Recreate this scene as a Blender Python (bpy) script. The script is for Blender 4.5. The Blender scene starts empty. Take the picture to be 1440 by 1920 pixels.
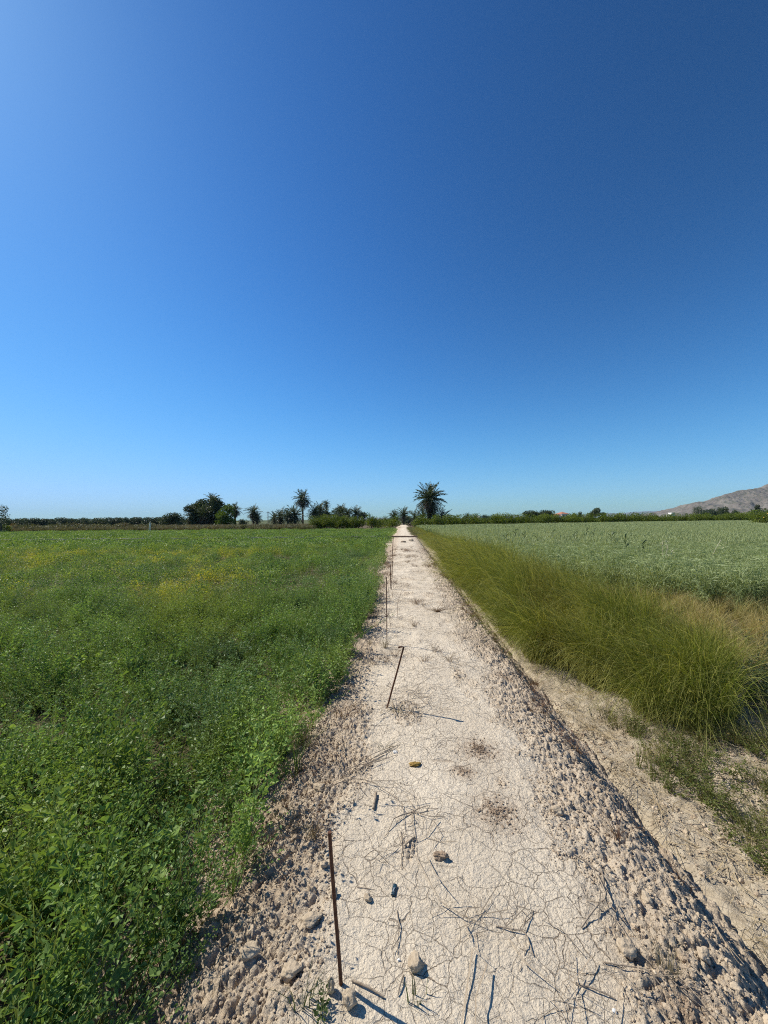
import bpy, math, random
import numpy as np
from mathutils import Vector, Matrix, Euler

# ------------------------------------------------------------------ camera, sky, sun
scene = bpy.context.scene
COL = scene.collection
EYE = 1.5
PITCH, ROLL = math.radians(1.07), math.radians(0.44)
cam_data = bpy.data.cameras.new("camera")
cam = bpy.data.objects.new("camera", cam_data)
COL.objects.link(cam)
cam.location = (0, 0, EYE)
cam.rotation_euler = (math.pi / 2 + PITCH, ROLL, 0)
cam_data.sensor_fit = 'HORIZONTAL'
cam_data.sensor_width = 36.0
cam_data.lens = 36.0 * 721 / 1440
cam_data.clip_start = 0.02
cam_data.clip_end = 60000
scene.camera = cam

SUN_AZ, SUN_EL = math.radians(-65), math.radians(46)      # azimuth from +Y towards +X
sun_vec = Vector((math.sin(SUN_AZ) * math.cos(SUN_EL), math.cos(SUN_AZ) * math.cos(SUN_EL), math.sin(SUN_EL)))
sd = bpy.data.lights.new("sun", 'SUN')
sd.energy = 5.0
sd.angle = math.radians(0.5)
sd.color = (1.0, 0.94, 0.82)
sun = bpy.data.objects.new("sun", sd)
COL.objects.link(sun)
sun.rotation_euler = (-sun_vec).to_track_quat('-Z', 'Y').to_euler()

world = bpy.data.worlds.new("World")
scene.world = world
world.use_nodes = True
wn, wl = world.node_tree.nodes, world.node_tree.links
wn.clear()
sky = wn.new('ShaderNodeTexSky')
sky.sky_type = 'NISHITA'
sky.sun_disc = False
sky.sun_elevation = SUN_EL
sky.sun_rotation = SUN_AZ
sky.altitude = 50
sky.air_density = 1.0
sky.dust_density = 0.3
sky.ozone_density = 2.5
SKY_STRENGTH = 0.12
hsv = wn.new('ShaderNodeHueSaturation')
hsv.inputs['Saturation'].default_value = 1.22
hsv.inputs['Value'].default_value = 1.0
bg = wn.new('ShaderNodeBackground')
bg.inputs['Strength'].default_value = SKY_STRENGTH
wo = wn.new('ShaderNodeOutputWorld')
wl.new(sky.outputs[0], hsv.inputs['Color'])
# the clear deep blue of this sky: each channel gets its own contrast, easing off towards the bright end
sep, comb = wn.new('ShaderNodeSeparateColor'), wn.new('ShaderNodeCombineColor')
wl.new(hsv.outputs[0], sep.inputs[0])


def sky_math(op, a, b):
    m = wn.new('ShaderNodeMath')
    m.operation = op
    for sock, v in zip(m.inputs, (a, b)):
        if hasattr(v, 'is_output'):
            wl.new(v, sock)
        else:
            sock.default_value = v
    return m.outputs[0]


for i, (gain, gam, knee) in enumerate(((1.0, 1.37, 2.0), (3.004, 1.85, 1.5), (3.783, 2.4, 0.9))):
    v = sky_math('MULTIPLY', sky_math('POWER', sky_math('MULTIPLY', sep.outputs[i], SKY_STRENGTH), gam), gain)
    v = sky_math('DIVIDE', v, sky_math('ADD', sky_math('MULTIPLY', v, knee), 1.0))
    wl.new(sky_math('MULTIPLY', v, 1 / SKY_STRENGTH), comb.inputs[i])
wl.new(comb.outputs[0], bg.inputs['Color'])
wl.new(bg.outputs[0], wo.inputs['Surface'])

scene.view_settings.view_transform = 'Standard'
scene.view_settings.look = 'None'
scene.view_settings.exposure = 0.3
scene.view_settings.gamma = 1.0
scene.render.engine = 'CYCLES'
scene.cycles.filter_width = 1.1
scene.cycles.max_bounces = 7
scene.cycles.diffuse_bounces = 4
scene.cycles.transmission_bounces = 4
scene.cycles.volume_bounces = 0
scene.cycles.use_denoising = False
scene.cycles.denoiser = 'OPENIMAGEDENOISE'
scene.cycles.denoising_input_passes = 'RGB_ALBEDO_NORMAL'
scene.cycles.denoising_prefilter = 'ACCURATE'

# ------------------------------------------------------------------ helpers: placing
PATH_SLOPE = 0.0485                     # the path runs slightly to the right of straight ahead
CAM_R = Euler((math.pi / 2 + PITCH, ROLL, 0)).to_matrix()


def ray(px, py):
    return CAM_R @ Vector(((px - 720) / 721, (960 - py) / 721, -1.0))


def on_plane(px, py, z=0.0):
    d = ray(px, py)
    t = (z - EYE) / d.z
    return Vector((0, 0, EYE)) + d * t


def at_depth(px, py, Y):
    d = ray(px, py)
    return Vector((0, 0, EYE)) + d * (Y / d.y)


PROF_S = np.array([-400, -2.2, -1.35, -1.1, -0.85, -0.6, -0.3, 0.2, 0.7, 1.0, 1.15, 1.24, 1.36, 1.6, 1.95, 2.4, 3.2, 400])
PROF_Z = np.array([-.28, -.28, -.26, -.21, -.13, -.04, 0, .012, 0, -.05, -.10, -.17, -.33, -.37, -.37, -.33, -.30, -.30])


def prof(s):
    return np.interp(s, PROF_S, PROF_Z)


def gz(x, y):
    return float(prof(x - PATH_SLOPE * y))


def on_path(px, py):
    """the point of the modelled ground seen at a pixel of the photo"""
    z = 0.0
    for _ in range(25):
        p = on_plane(px, py, z)
        z = 0.5 * z + 0.5 * gz(p.x, p.y)
    return p


# ------------------------------------------------------------------ helpers: noise
def _perm(seed):
    r = np.random.RandomState(seed)
    p = r.permutation(256)
    return np.concatenate([p, p])


def perlin(x, y, seed=0):
    p = _perm(seed)
    xi = np.floor(x).astype(np.int64)
    yi = np.floor(y).astype(np.int64)
    xf, yf = x - xi, y - yi
    u = xf * xf * xf * (xf * (xf * 6 - 15) + 10)
    v = yf * yf * yf * (yf * (yf * 6 - 15) + 10)

    def g(ix, iy, fx, fy):
        h = p[(p[ix & 255] + iy) & 255] * (2 * math.pi / 256)
        return np.cos(h) * fx + np.sin(h) * fy
    a = g(xi, yi, xf, yf)
    b = g(xi + 1, yi, xf - 1, yf)
    c = g(xi, yi + 1, xf, yf - 1)
    d = g(xi + 1, yi + 1, xf - 1, yf - 1)
    return (a * (1 - u) + b * u) * (1 - v) + (c * (1 - u) + d * u) * v


def fbm(x, y, seed=0, octaves=4, gain=0.5):
    r, amp = 0, 1.0
    for o in range(octaves):
        r = r + amp * perlin(x * 2 ** o + 17.3 * o, y * 2 ** o - 9.1 * o, seed + o)
        amp *= gain
    return r


def worley(x, y, seed=0, facets=False):
    """distance to the nearest jittered cell point, and that cell's own random number"""
    p = _perm(seed)
    xi = np.floor(x).astype(np.int64)
    yi = np.floor(y).astype(np.int64)
    best = np.full(x.shape, 9.0)
    val = np.zeros(x.shape)
    tilt = np.zeros(x.shape)
    for i in (-1, 0, 1):
        for j in (-1, 0, 1):
            cx, cy = xi + i, yi + j
            h = p[(p[cx & 255] + cy) & 255]
            jx = p[h] / 256.0
            jy = p[(h + 77) & 255] / 256.0
            d = np.sqrt((cx + jx - x) ** 2 + (cy + jy - y) ** 2)
            m = d < best
            best = np.where(m, d, best)
            val = np.where(m, p[(h + 131) & 255] / 256.0, val)
            th = p[(h + 53) & 255] * (2 * math.pi / 256)
            tilt = np.where(m, (x - cx - jx) * np.cos(th) + (y - cy - jy) * np.sin(th), tilt)
    if facets:
        return best, val, tilt
    return best, val


def sstep(a, b, x):
    t = np.clip((x - a) / (b - a), 0, 1)
    return t * t * (3 - 2 * t)


# ------------------------------------------------------------------ helpers: objects
def tag(o, label=None, cat=None, group=None, kind=None):
    if label: o['label'] = label
    if cat: o['category'] = cat
    if group: o['group'] = group
    if kind: o['kind'] = kind
    return o


def link_mesh(name, me, mats, parent=None):
    o = bpy.data.objects.new(name, me)
    if not isinstance(mats, (list, tuple)):
        mats = [mats]
    if not me.materials:
        for m in mats:
            me.materials.append(m)
    COL.objects.link(o)
    if parent is not None:
        o.parent = parent
    return o


def empty(name, loc, rz=0.0):
    o = bpy.data.objects.new(name, None)
    o.location = loc
    o.rotation_euler = (0, 0, rz)
    o.empty_display_size = 0.2
    COL.objects.link(o)
    return o


def copy_tree(o, parent=None):
    c = o.copy()
    COL.objects.link(c)
    if parent is not None:
        c.parent = parent
    for ch in list(o.children):
        copy_tree(ch, c)
    return c


class T:
    """template geometry: vertices, faces of 3 or 4, and one number per vertex (0 leaf .. 1 stem or head)"""
    def __init__(self):
        self.v, self.f, self.a, self.n = [], [], [], 0

    def add(self, V, F, a=0.0):
        V = np.asarray(V, float).reshape(-1, 3)
        F = np.asarray(F, np.int64)
        self.v.append(V)
        self.f.append(F + self.n)
        self.a.append(np.full(len(V), a) if np.isscalar(a) else np.asarray(a, float))
        self.n += len(V)
        return self

    def done(self):
        V = np.concatenate(self.v)
        A = np.concatenate(self.a)
        L = np.concatenate([f.reshape(-1) for f in self.f])
        N = np.concatenate([np.full(len(f), f.shape[1]) for f in self.f])
        return V, L, N, A


def make_mesh(name, V, L, N, attrs=None, smooth=False):
    me = bpy.data.meshes.new(name)
    me.vertices.add(len(V))
    me.vertices.foreach_set('co', np.ascontiguousarray(V, np.float32).reshape(-1))
    me.loops.add(len(L))
    me.loops.foreach_set('vertex_index', np.ascontiguousarray(L, np.int32))
    me.polygons.add(len(N))
    st = np.zeros(len(N), np.int32)
    st[1:] = np.cumsum(N)[:-1]
    me.polygons.foreach_set('loop_start', st)
    me.polygons.foreach_set('use_smooth', np.full(len(N), smooth, bool))
    for k, arr in (attrs or {}).items():
        at = me.attributes.new(k, 'FLOAT', 'POINT')
        at.data.foreach_set('value', np.ascontiguousarray(arr, np.float32))
    me.update(calc_edges=True)
    return me


def mesh_from(t, name, smooth=False, tint=0.5):
    V, L, N, A = t.done()
    return make_mesh(name, V, L, N, {'part': A, 'tint': np.full(len(V), tint)}, smooth)


def scatter(name, groups, mat, smooth=False):
    """one mesh from many placed templates; groups: list of (template, P, rz, tilt_x, tilt_y, scale(n,3) or (n,), tint)"""
    Vs, Ls, Ns, As, Ts, off = [], [], [], [], [], 0
    for (tpl, P, rz, tx, ty, sc, tint) in groups:
        n = len(P)
        if n == 0:
            continue
        V, L, N, A = tpl
        sc = np.asarray(sc, float)
        if sc.ndim == 1:
            sc = np.repeat(sc[:, None], 3, 1)
        c, s = np.cos(rz), np.sin(rz)
        W = V[None] * sc[:, None, :]
        x = W[..., 0] * c[:, None] - W[..., 1] * s[:, None]
        y = W[..., 0] * s[:, None] + W[..., 1] * c[:, None]
        z = W[..., 2]
        x = x + z * tx[:, None]
        y = y + z * ty[:, None]
        W = np.stack([x, y, z], -1) + P[:, None, :]
        Vs.append(W.reshape(-1, 3))
        m = len(V)
        Ls.append((L[None] + (off + m * np.arange(n))[:, None]).reshape(-1))
        Ns.append(np.tile(N, n))
        As.append(np.tile(A, n))
        Ts.append(np.repeat(tint, m))
        off += n * m
    me = make_mesh(name, np.concatenate(Vs), np.concatenate(Ls), np.concatenate(Ns),
                   {'part': np.concatenate(As), 'tint': np.concatenate(Ts)}, smooth)
    return link_mesh(name, me, mat)


def unit(v):
    return v / np.maximum(np.linalg.norm(v, axis=-1, keepdims=True), 1e-9)


def leaves(t, P, D, L, W, R, fold=0.25, a=0.0, curl=0.0, face=0.9):
    """diamond leaves folded along the midrib"""
    n = len(P)
    D = unit(D)
    S = unit(np.cross(D, R.normal(size=(n, 3)) * (1 - 0.35 * face) + np.array([-0.35, 0.15, 1.0]) * face))
    U = np.cross(S, D)
    L = np.broadcast_to(L, (n,))[:, None]
    W = np.broadcast_to(W, (n,))[:, None]
    m = P + D * L * 0.45 + U * L * curl
    V = np.stack([P, m - S * W / 2 + U * W * fold, P + D * L, m + S * W / 2 + U * W * fold], 1)
    idx = np.arange(n)[:, None] * 4
    F = idx + np.array([[0, 1, 2, 3]])
    t.add(V.reshape(-1, 3), F, a)


def blades(t, C, W, a=0.0, R=None, side=None):
    """grass blades: C (n,k,3) centre lines, W (n,k) widths"""
    n, k, _ = C.shape
    d = C[:, -1] - C[:, 0]
    if side is None:
        side = unit(np.cross(unit(d), R.normal(size=(n, 3))))
    A = C - side[:, None] * W[..., None] / 2
    B = C + side[:, None] * W[..., None] / 2
    V = np.stack([A, B], 2).reshape(-1, 3)
    base = np.arange(n)[:, None, None] * (2 * k)
    seg = np.arange(k - 1)[None, :, None] * 2
    F = (base + seg + np.array([0, 1, 3, 2])[None, None]).reshape(-1, 4)
    if np.isscalar(a):
        t.add(V, F, a)
    else:
        t.add(V, F, np.repeat(np.broadcast_to(a, (n, k)).reshape(-1), 2))


def tube(t, pts, radii, sides=6, a=1.0, cap=True):
    pts = np.asarray(pts, float)
    n = len(pts)
    radii = np.broadcast_to(radii, (n,))
    tan = np.gradient(pts, axis=0)
    tan = unit(tan)
    ref = np.array([0.31, 0.87, 0.12]) if abs(tan[0][2]) > 0.7 else np.array([0, 0, 1.0])
    s = unit(np.cross(tan, ref))
    u = np.cross(s, tan)
    ang = np.arange(sides) * 2 * math.pi / sides
    ring = pts[:, None] + radii[:, None, None] * (s[:, None] * np.cos(ang)[None, :, None] + u[:, None] * np.sin(ang)[None, :, None])
    F = []
    for i in range(n - 1):
        for j in range(sides):
            F.append([i * sides + j, i * sides + (j + 1) % sides, (i + 1) * sides + (j + 1) % sides, (i + 1) * sides + j])
    t.add(ring.reshape(-1, 3), F, a)
    if cap:
        for e, i in ((0, 0), (1, n - 1)):
            c = pts[i]
            V = np.vstack([ring[i], c[None]])
            F = [[j, (j + 1) % sides, sides] if e else [(j + 1) % sides, j, sides] for j in range(sides)]
            t.add(V, F, a)
    return t


def box(t, x0, x1, y0, y1, z0, z1, a=0.0):
    V = [[x, y, z] for z in (z0, z1) for y in (y0, y1) for x in (x0, x1)]
    F = [[0, 2, 3, 1], [4, 5, 7, 6], [0, 1, 5, 4], [2, 6, 7, 3], [0, 4, 6, 2], [1, 3, 7, 5]]
    return t.add(V, F, a)


def ico(sub):
    import bmesh
    bm = bmesh.new()
    bmesh.ops.create_icosphere(bm, subdivisions=sub, radius=1.0)
    V = np.array([v.co[:] for v in bm.verts])
    F = np.array([[v.index for v in f.verts] for f in bm.faces])
    bm.free()
    return V, F


# ------------------------------------------------------------------ helpers: materials
class Nodes:
    def __init__(self, name):
        self.m = bpy.data.materials.new(name)
        self.m.use_nodes = True
        self.t = self.m.node_tree
        self.t.nodes.clear()
        self.out = self.t.nodes.new('ShaderNodeOutputMaterial')

    def n(self, kind, **kw):
        nd = self.t.nodes.new('ShaderNode' + kind)
        for k, v in kw.items():
            setattr(nd, k, v)
        return nd

    def l(self, a, b):
        self.t.links.new(a, b)

    def set(self, sock, v):
        if hasattr(v, 'is_output'):
            self.l(v, sock)
        else:
            sock.default_value = v

    def math(self, op, a, b=0.5, clamp=False):
        nd = self.n('Math', operation=op, use_clamp=clamp)
        self.set(nd.inputs[0], a)
        self.set(nd.inputs[1], b)
        return nd.outputs[0]

    def mix(self, f, a, b, blend='MIX'):
        nd = self.n('MixRGB', blend_type=blend)
        self.set(nd.inputs[0], f)
        self.set(nd.inputs[1], a if hasattr(a, 'is_output') else (*a, 1) if len(a) == 3 else a)
        self.set(nd.inputs[2], b if hasattr(b, 'is_output') else (*b, 1) if len(b) == 3 else b)
        return nd.outputs[0]

    def attr(self, name):
        return self.n('Attribute', attribute_name=name).outputs['Fac']

    def noise(self, scale, detail=3, rough=0.55, vec=None, dist=0.0):
        nd = self.n('TexNoise')
        nd.inputs['Scale'].default_value = scale
        nd.inputs['Detail'].default_value = detail
        nd.inputs['Roughness'].default_value = rough
        nd.inputs['Distortion'].default_value = dist
        if vec is not None:
            self.l(vec, nd.inputs['Vector'])
        return nd.outputs['Fac']

    def ramp(self, f, lo, hi):
        nd = self.n('MapRange')
        nd.clamp = True
        self.set(nd.inputs[0], f)
        nd.inputs[1].default_value = lo
        nd.inputs[2].default_value = hi
        return nd.outputs[0]

    def pos(self):
        return self.n('NewGeometry').outputs['Position']

    def bump(self, h, strength, dist, normal=None):
        nd = self.n('Bump')
        nd.inputs['Strength'].default_value = strength
        nd.inputs['Distance'].default_value = dist
        self.l(h, nd.inputs['Height'])
        if normal is not None:
            self.l(normal, nd.inputs['Normal'])
        return nd.outputs[0]

    def principled(self, color, rough=0.8, spec=0.3, normal=None, metallic=0.0):
        p = self.n('BsdfPrincipled')
        self.set(p.inputs['Base Color'], color if hasattr(color, 'is_output') else (*color, 1))
        self.set(p.inputs['Roughness'], rough)
        p.inputs['Specular IOR Level'].default_value = spec
        p.inputs['Metallic'].default_value = metallic
        if normal is not None:
            self.l(normal, p.inputs['Normal'])
        return p.outputs[0]

    def finish(self, sh):
        self.l(sh, self.out.inputs['Surface'])
        return self.m


def foliage_mat(name, dark, light, other=None, stem=None, transl=0.3, rough=0.5, spec=0.3, patch=None, patch_scale=0.12, patch_lo=0.55, patch_hi=0.7, box=None, hues=()):
    """leaf colour from the plant's own tint; 'other' (yellowed leaves) in noise patches on the field; 'stem' where part = 1"""
    k = Nodes(name)
    tint = k.attr('tint')
    part = k.attr('part')
    pos = k.pos()
    j = k.noise(9.0, 2, vec=pos)
    f = k.math('ADD', k.math('MULTIPLY', tint, 0.75), k.math('MULTIPLY', k.math('SUBTRACT', j, 0.5), 0.9), clamp=True)
    c = k.mix(f, dark, light)
    for hue, hs, lo, hi, amount in hues:
        c = k.mix(k.math('MULTIPLY', k.ramp(k.noise(hs, 3, vec=pos), lo, hi), amount), c, hue)
    if other is not None:
        pf = k.ramp(k.noise(patch_scale, 3, vec=pos), patch_lo, patch_hi)
        if box is not None:                    # the patch lies in one part of the field
            sp = k.n('SeparateXYZ')
            k.l(pos, sp.inputs[0])
            for ax, (a0, a1, b1, b0) in box.items():
                v = sp.outputs['XYZ'.index(ax)]
                pf = k.math('MULTIPLY', pf, k.math('MULTIPLY', k.ramp(v, a0, a1), k.math('SUBTRACT', 1.0, k.ramp(v, b1, b0))))
        pf = k.math('MULTIPLY', pf, k.ramp(k.math('ADD', tint, k.math('MULTIPLY', k.math('SUBTRACT', j, 0.5), 0.9)), 0.38, 0.62))
        c = k.mix(pf, c, other)
    if stem is not None:
        c = k.mix(part, c, stem)
    p = k.principled(c, rough, spec)
    tr = k.n('BsdfTranslucent')
    k.l(k.mix(1.0, c, (1.15, 1.1, 0.6), 'MULTIPLY'), tr.inputs['Color'])
    mx = k.n('MixShader')
    mx.inputs[0].default_value = transl
    k.l(p, mx.inputs[1])
    k.l(tr.outputs[0], mx.inputs[2])
    return k.finish(mx.outputs[0])


def plain_mat(name, a, b, scale=8.0, rough=0.85, spec=0.2, bump=0.0, bump_scale=40.0, metallic=0.0):
    k = Nodes(name)
    tc = k.n('TexCoord').outputs['Object']
    c = k.mix(k.ramp(k.noise(scale, 4, vec=tc), 0.3, 0.7), a, b)
    nm = k.bump(k.noise(bump_scale, 4, vec=tc), bump, 0.01) if bump else None
    return k.finish(k.principled(c, rough, spec, nm, metallic))


# soil of the path: pale dry clay, cracked on the trodden crest
def soil_mat():
    k = Nodes("dry_clay")
    pos = k.pos()
    rough_zone = k.attr('rough')
    brown = k.attr('brown')
    big = k.noise(1.3, 4, vec=pos)
    fine = k.noise(45, 4, 0.65, vec=pos)
    c = k.mix(k.ramp(big, 0.35, 0.65), (0.60, 0.505, 0.38), (0.73, 0.63, 0.49))
    c = k.mix(k.math('MULTIPLY', k.ramp(fine, 0.35, 0.75), 0.35), c, (0.70, 0.60, 0.47))
    c = k.mix(k.math('MULTIPLY', brown, k.ramp(k.noise(28, 3, vec=pos), 0.3, 0.6)), c, (0.32, 0.23, 0.155))
    c = k.mix(k.math('MULTIPLY', k.ramp(k.noise(85, 3, 0.7, vec=pos), 0.53, 0.69), 0.45), c, (0.36, 0.275, 0.19))
    c = k.mix(k.math('MULTIPLY', rough_zone, 0.45), c, (0.34, 0.255, 0.18))
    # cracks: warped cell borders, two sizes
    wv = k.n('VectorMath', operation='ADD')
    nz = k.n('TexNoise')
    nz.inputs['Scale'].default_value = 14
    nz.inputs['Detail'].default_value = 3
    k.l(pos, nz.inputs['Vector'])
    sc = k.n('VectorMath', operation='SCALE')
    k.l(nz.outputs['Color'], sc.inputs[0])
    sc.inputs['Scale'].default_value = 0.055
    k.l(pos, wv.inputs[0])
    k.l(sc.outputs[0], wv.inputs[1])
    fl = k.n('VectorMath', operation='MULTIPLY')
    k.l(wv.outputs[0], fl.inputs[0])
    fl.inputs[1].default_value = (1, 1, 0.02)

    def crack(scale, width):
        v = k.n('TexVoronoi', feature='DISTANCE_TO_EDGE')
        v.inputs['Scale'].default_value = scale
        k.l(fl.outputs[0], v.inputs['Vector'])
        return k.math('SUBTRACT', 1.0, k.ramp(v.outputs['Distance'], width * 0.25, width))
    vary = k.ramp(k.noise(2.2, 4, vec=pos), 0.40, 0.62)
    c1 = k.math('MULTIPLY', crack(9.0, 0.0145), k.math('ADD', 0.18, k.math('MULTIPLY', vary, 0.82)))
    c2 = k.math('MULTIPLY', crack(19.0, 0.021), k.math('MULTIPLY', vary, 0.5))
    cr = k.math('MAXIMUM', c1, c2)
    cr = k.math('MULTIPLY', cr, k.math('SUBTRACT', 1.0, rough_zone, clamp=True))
    c = k.mix(k.math('MULTIPLY', cr, 0.78), c, (0.20, 0.14, 0.095))  # shade inside the cracks is put into the soil colour
    h = k.math('ADD', k.math('MULTIPLY', k.noise(160, 5, 0.7, vec=pos), 0.5), k.noise(55, 4, 0.6, vec=pos))
    nm = k.bump(h, 1.0, 0.016)
    nm = k.bump(k.math('SUBTRACT', 1.0, cr), 0.9, 0.012, nm)
    return k.finish(k.principled(c, 0.95, 0.12, nm))


def ground_mat():
    k = Nodes("field_soil")
    pos = k.pos()
    z = k.attr('zone')                       # 0 crop soil, 1 straw-littered ditch soil
    c = k.mix(k.noise(2.0, 4, vec=pos), (0.085, 0.066, 0.042), (0.16, 0.125, 0.08))
    d = k.mix(k.ramp(k.noise(18, 5, 0.65, vec=pos), 0.3, 0.7), (0.35, 0.285, 0.20), (0.57, 0.49, 0.37))
    far = k.mix(k.ramp(k.noise(0.01, 4, vec=pos), 0.4, 0.6), (0.06, 0.085, 0.03), (0.13, 0.13, 0.06))
    sp = k.n('SeparateXYZ')
    k.l(pos, sp.inputs[0])
    c = k.mix(k.ramp(sp.outputs['Y'], 90, 220), c, far)
    c = k.mix(z, c, d)
    h = k.math('ADD', k.noise(30, 5, 0.65, vec=pos), k.math('MULTIPLY', k.noise(120, 4, 0.65, vec=pos), 0.5))
    return k.finish(k.principled(c, 0.95, 0.1, k.bump(h, 0.7, 0.03)))


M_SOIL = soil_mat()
M_GROUND = ground_mat()
M_CLOD = plain_mat("clod_clay", (0.34, 0.265, 0.185), (0.52, 0.43, 0.315), 25, 0.95, 0.1, 0.6, 120)
M_CLOD_BROWN = plain_mat("brown_crumb", (0.22, 0.16, 0.11), (0.38, 0.285, 0.20), 40, 0.95, 0.1, 0.6, 150)
M_RUST = plain_mat("rusty_iron", (0.075, 0.032, 0.018), (0.18, 0.08, 0.042), 60, 0.75, 0.3, 0.5, 300, 0.2)
M_TWIG = plain_mat("dry_twig", (0.20, 0.15, 0.105), (0.40, 0.33, 0.25), 50, 0.9, 0.15, 0.3, 200)
M_BARK = plain_mat("bark", (0.10, 0.075, 0.055), (0.22, 0.17, 0.13), 3, 0.95, 0.1, 0.6, 14)
M_PALMTRUNK = plain_mat("palm_trunk", (0.12, 0.085, 0.06), (0.26, 0.20, 0.15), 4, 0.95, 0.1, 0.8, 9)

R = np.random.RandomState(11)
random.seed(5)

# ------------------------------------------------------------------ setting: ground, path, mountain, hills
def sheet(name, S, Y, zf, mat, attrs_f):
    SS, YY = np.meshgrid(S, Y)
    Z, at = zf(SS, YY), attrs_f(SS, YY)
    V = np.stack([SS + PATH_SLOPE * YY, YY, Z], -1).reshape(-1, 3)
    ns, ny = len(S), len(Y)
    i = np.arange(ny - 1)[:, None] * ns + np.arange(ns - 1)[None]
    F = np.stack([i, i + 1, i + ns + 1, i + ns], -1).reshape(-1)
    me = make_mesh(name, V, F, np.full((ns - 1) * (ny - 1), 4), {k: v.reshape(-1) for k, v in at.items()}, True)
    return link_mesh(name, me, mat)


def geo(a, b, ratio, first):
    out, y = [a], a
    while y < b:
        y += max(first, abs(y) * ratio)
        out.append(y)
    return np.array(out)


def rough_of(S, Y):
    w = 0.12 * fbm(S * 1.7, Y * 1.7, 3, 3) + 0.07 * fbm(S * 7, Y * 7, 5, 2)
    left = sstep(-0.18, -0.42, S + w)
    right = sstep(0.58, 0.98, S + w * 1.4)
    spot = sstep(0.30, 0.50, fbm(S * 2.3 + 4, Y * 1.5, 9, 3)) * 0.5
    return np.clip(np.maximum(np.maximum(left, right), spot), 0, 1)


BROWN = [(0.02, 2.9, 0.0)]


def brown_of(S, Y):
    X = S + PATH_SLOPE * Y
    b = np.zeros(S.shape)
    for (px, py, r) in ((900, 1405, .15), (930, 1522, .14), (868, 1448, .08), (1290, 1890, .1), (945, 1270, .12)):
        c = on_path(px, py)
        b = np.maximum(b, np.exp(-((X - c.x) ** 2 + (Y - c.y) ** 2) / (r * r) * 1.4))
    b = np.maximum(b, 0.8 * sstep(-0.35, -0.7, S) * sstep(-0.25, 0.25, fbm(S * 3, Y * 2, 21, 3)))
    b = np.maximum(b, 0.55 * sstep(1.0, 1.2, S) * sstep(0.0, 0.35, fbm(S * 3, Y * 2, 23, 3)))
    return b


def path_z(S, Y):
    r = rough_of(S, Y)
    z = prof(S) + 0.012 * fbm(S * 1.3, Y * 1.3, 1, 3) + 0.016 * sstep(2.5, 6, Y) * fbm(S * 3.5, Y * 3.5, 13, 3)
    z += 0.0055 * fbm(S * 9, Y * 9, 2, 5, 0.6)
    near = np.clip(1.4 - Y / 26.0, 0.35, 1)
    wx, wy = S + 0.02 * fbm(S * 12, Y * 12, 31, 2), Y + 0.02 * fbm(S * 12, Y * 12, 33, 2)
    for sc, amp, seed in ((9.0, 0.010, 41), (22.0, 0.012, 43), (50.0, 0.010, 45)):
        d, v, ti = worley(wx * sc, wy * sc, seed, True)
        z += r * amp * near * (sstep(0.72, 0.30, d) * (0.25 + v * v) + ti * 0.9 - 0.25)
    z += r * 0.024 * fbm(S * 5, Y * 5, 7, 6, 0.66) * near
    edge = sstep(1.13, 1.30, S)
    z += edge * 0.02 * fbm(S * 4, Y * 4, 51, 3)
    z -= 0.25 * np.maximum(sstep(-1.28, -1.42, S), sstep(1.44 + 0.08 * fbm(Y * 3, Y * 0 + .4, 57, 3), 1.60, S))
    return z


Yp = np.concatenate([np.linspace(-5, 0.7, 40)[:-1], geo(0.7, 98, 0.0043, 0.0036)])
Sp = np.concatenate([np.linspace(-1.42, -1.05, 30)[:-1], np.arange(-1.05, 1.56, 0.0048), np.linspace(1.562, 1.6, 5)])
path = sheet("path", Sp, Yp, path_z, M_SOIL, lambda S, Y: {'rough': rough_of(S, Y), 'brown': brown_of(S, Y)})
tag(path, "pale cracked clay path on a low bank, running straight to the horizon", "path", kind='structure')


def ground_z(S, Y):
    z = prof(S)
    inside = sstep(-1.5, -1.2, S) * sstep(1.56, 1.38, S) * sstep(100, 96, Y) * sstep(-6, -4.5, Y)
    z = z - 0.16 * inside
    k = sstep(1.4, 1.7, S) * sstep(3.8, 3.0, S) * sstep(40, 10, Y)
    z = z + k * (0.05 * fbm(S * 1.6, Y * 1.6, 61, 4) + 0.035 * fbm(S * 9, Y * 9, 63, 4, 0.6))
    z = np.where(Y > 100, z * 0 - 0.28, z)
    return z


Sg = np.concatenate([-geo(1.6, 9000, 0.12, 0.2)[::-1], np.linspace(-1.55, 1.35, 24), np.arange(1.38, 3.9, 0.016), geo(3.95, 9000, 0.12, 0.1)])
Yg = np.concatenate([-geo(5, 300, 0.5, 2)[::-1], np.linspace(-4.5, 0.8, 20), geo(0.82, 104, 0.011, 0.01), geo(106, 16000, 0.09, 3)])
ground = sheet("ground", Sg, Yg, ground_z, M_GROUND, lambda S, Y: {'zone': sstep(1.2, 1.5, S) * np.maximum(sstep(4.2, 2.6, S), sstep(6.2, 4.0, Y)) * sstep(40, 25, Y) * sstep(9, 6, S)})
tag(ground, "flat farmland soil under the fields, littered with straw in the ditch", "ground", kind='structure')


def mountain_mat():
    k = Nodes("grey_rock")
    pos = k.pos()
    n1 = k.noise(0.011, 6, 0.6, vec=pos)
    c = k.mix(k.ramp(n1, 0.35, 0.65), (0.13, 0.108, 0.09), (0.215, 0.185, 0.155))
    c = k.mix(k.math('MULTIPLY', k.ramp(k.noise(0.036, 5, 0.7, vec=pos), 0.5, 0.62), 0.75), c, (0.07, 0.075, 0.045))
    return k.finish(k.principled(c, 0.95, 0.1, k.bump(k.noise(0.055, 6, 0.7, vec=pos), 1.0, 7.0)))


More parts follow.
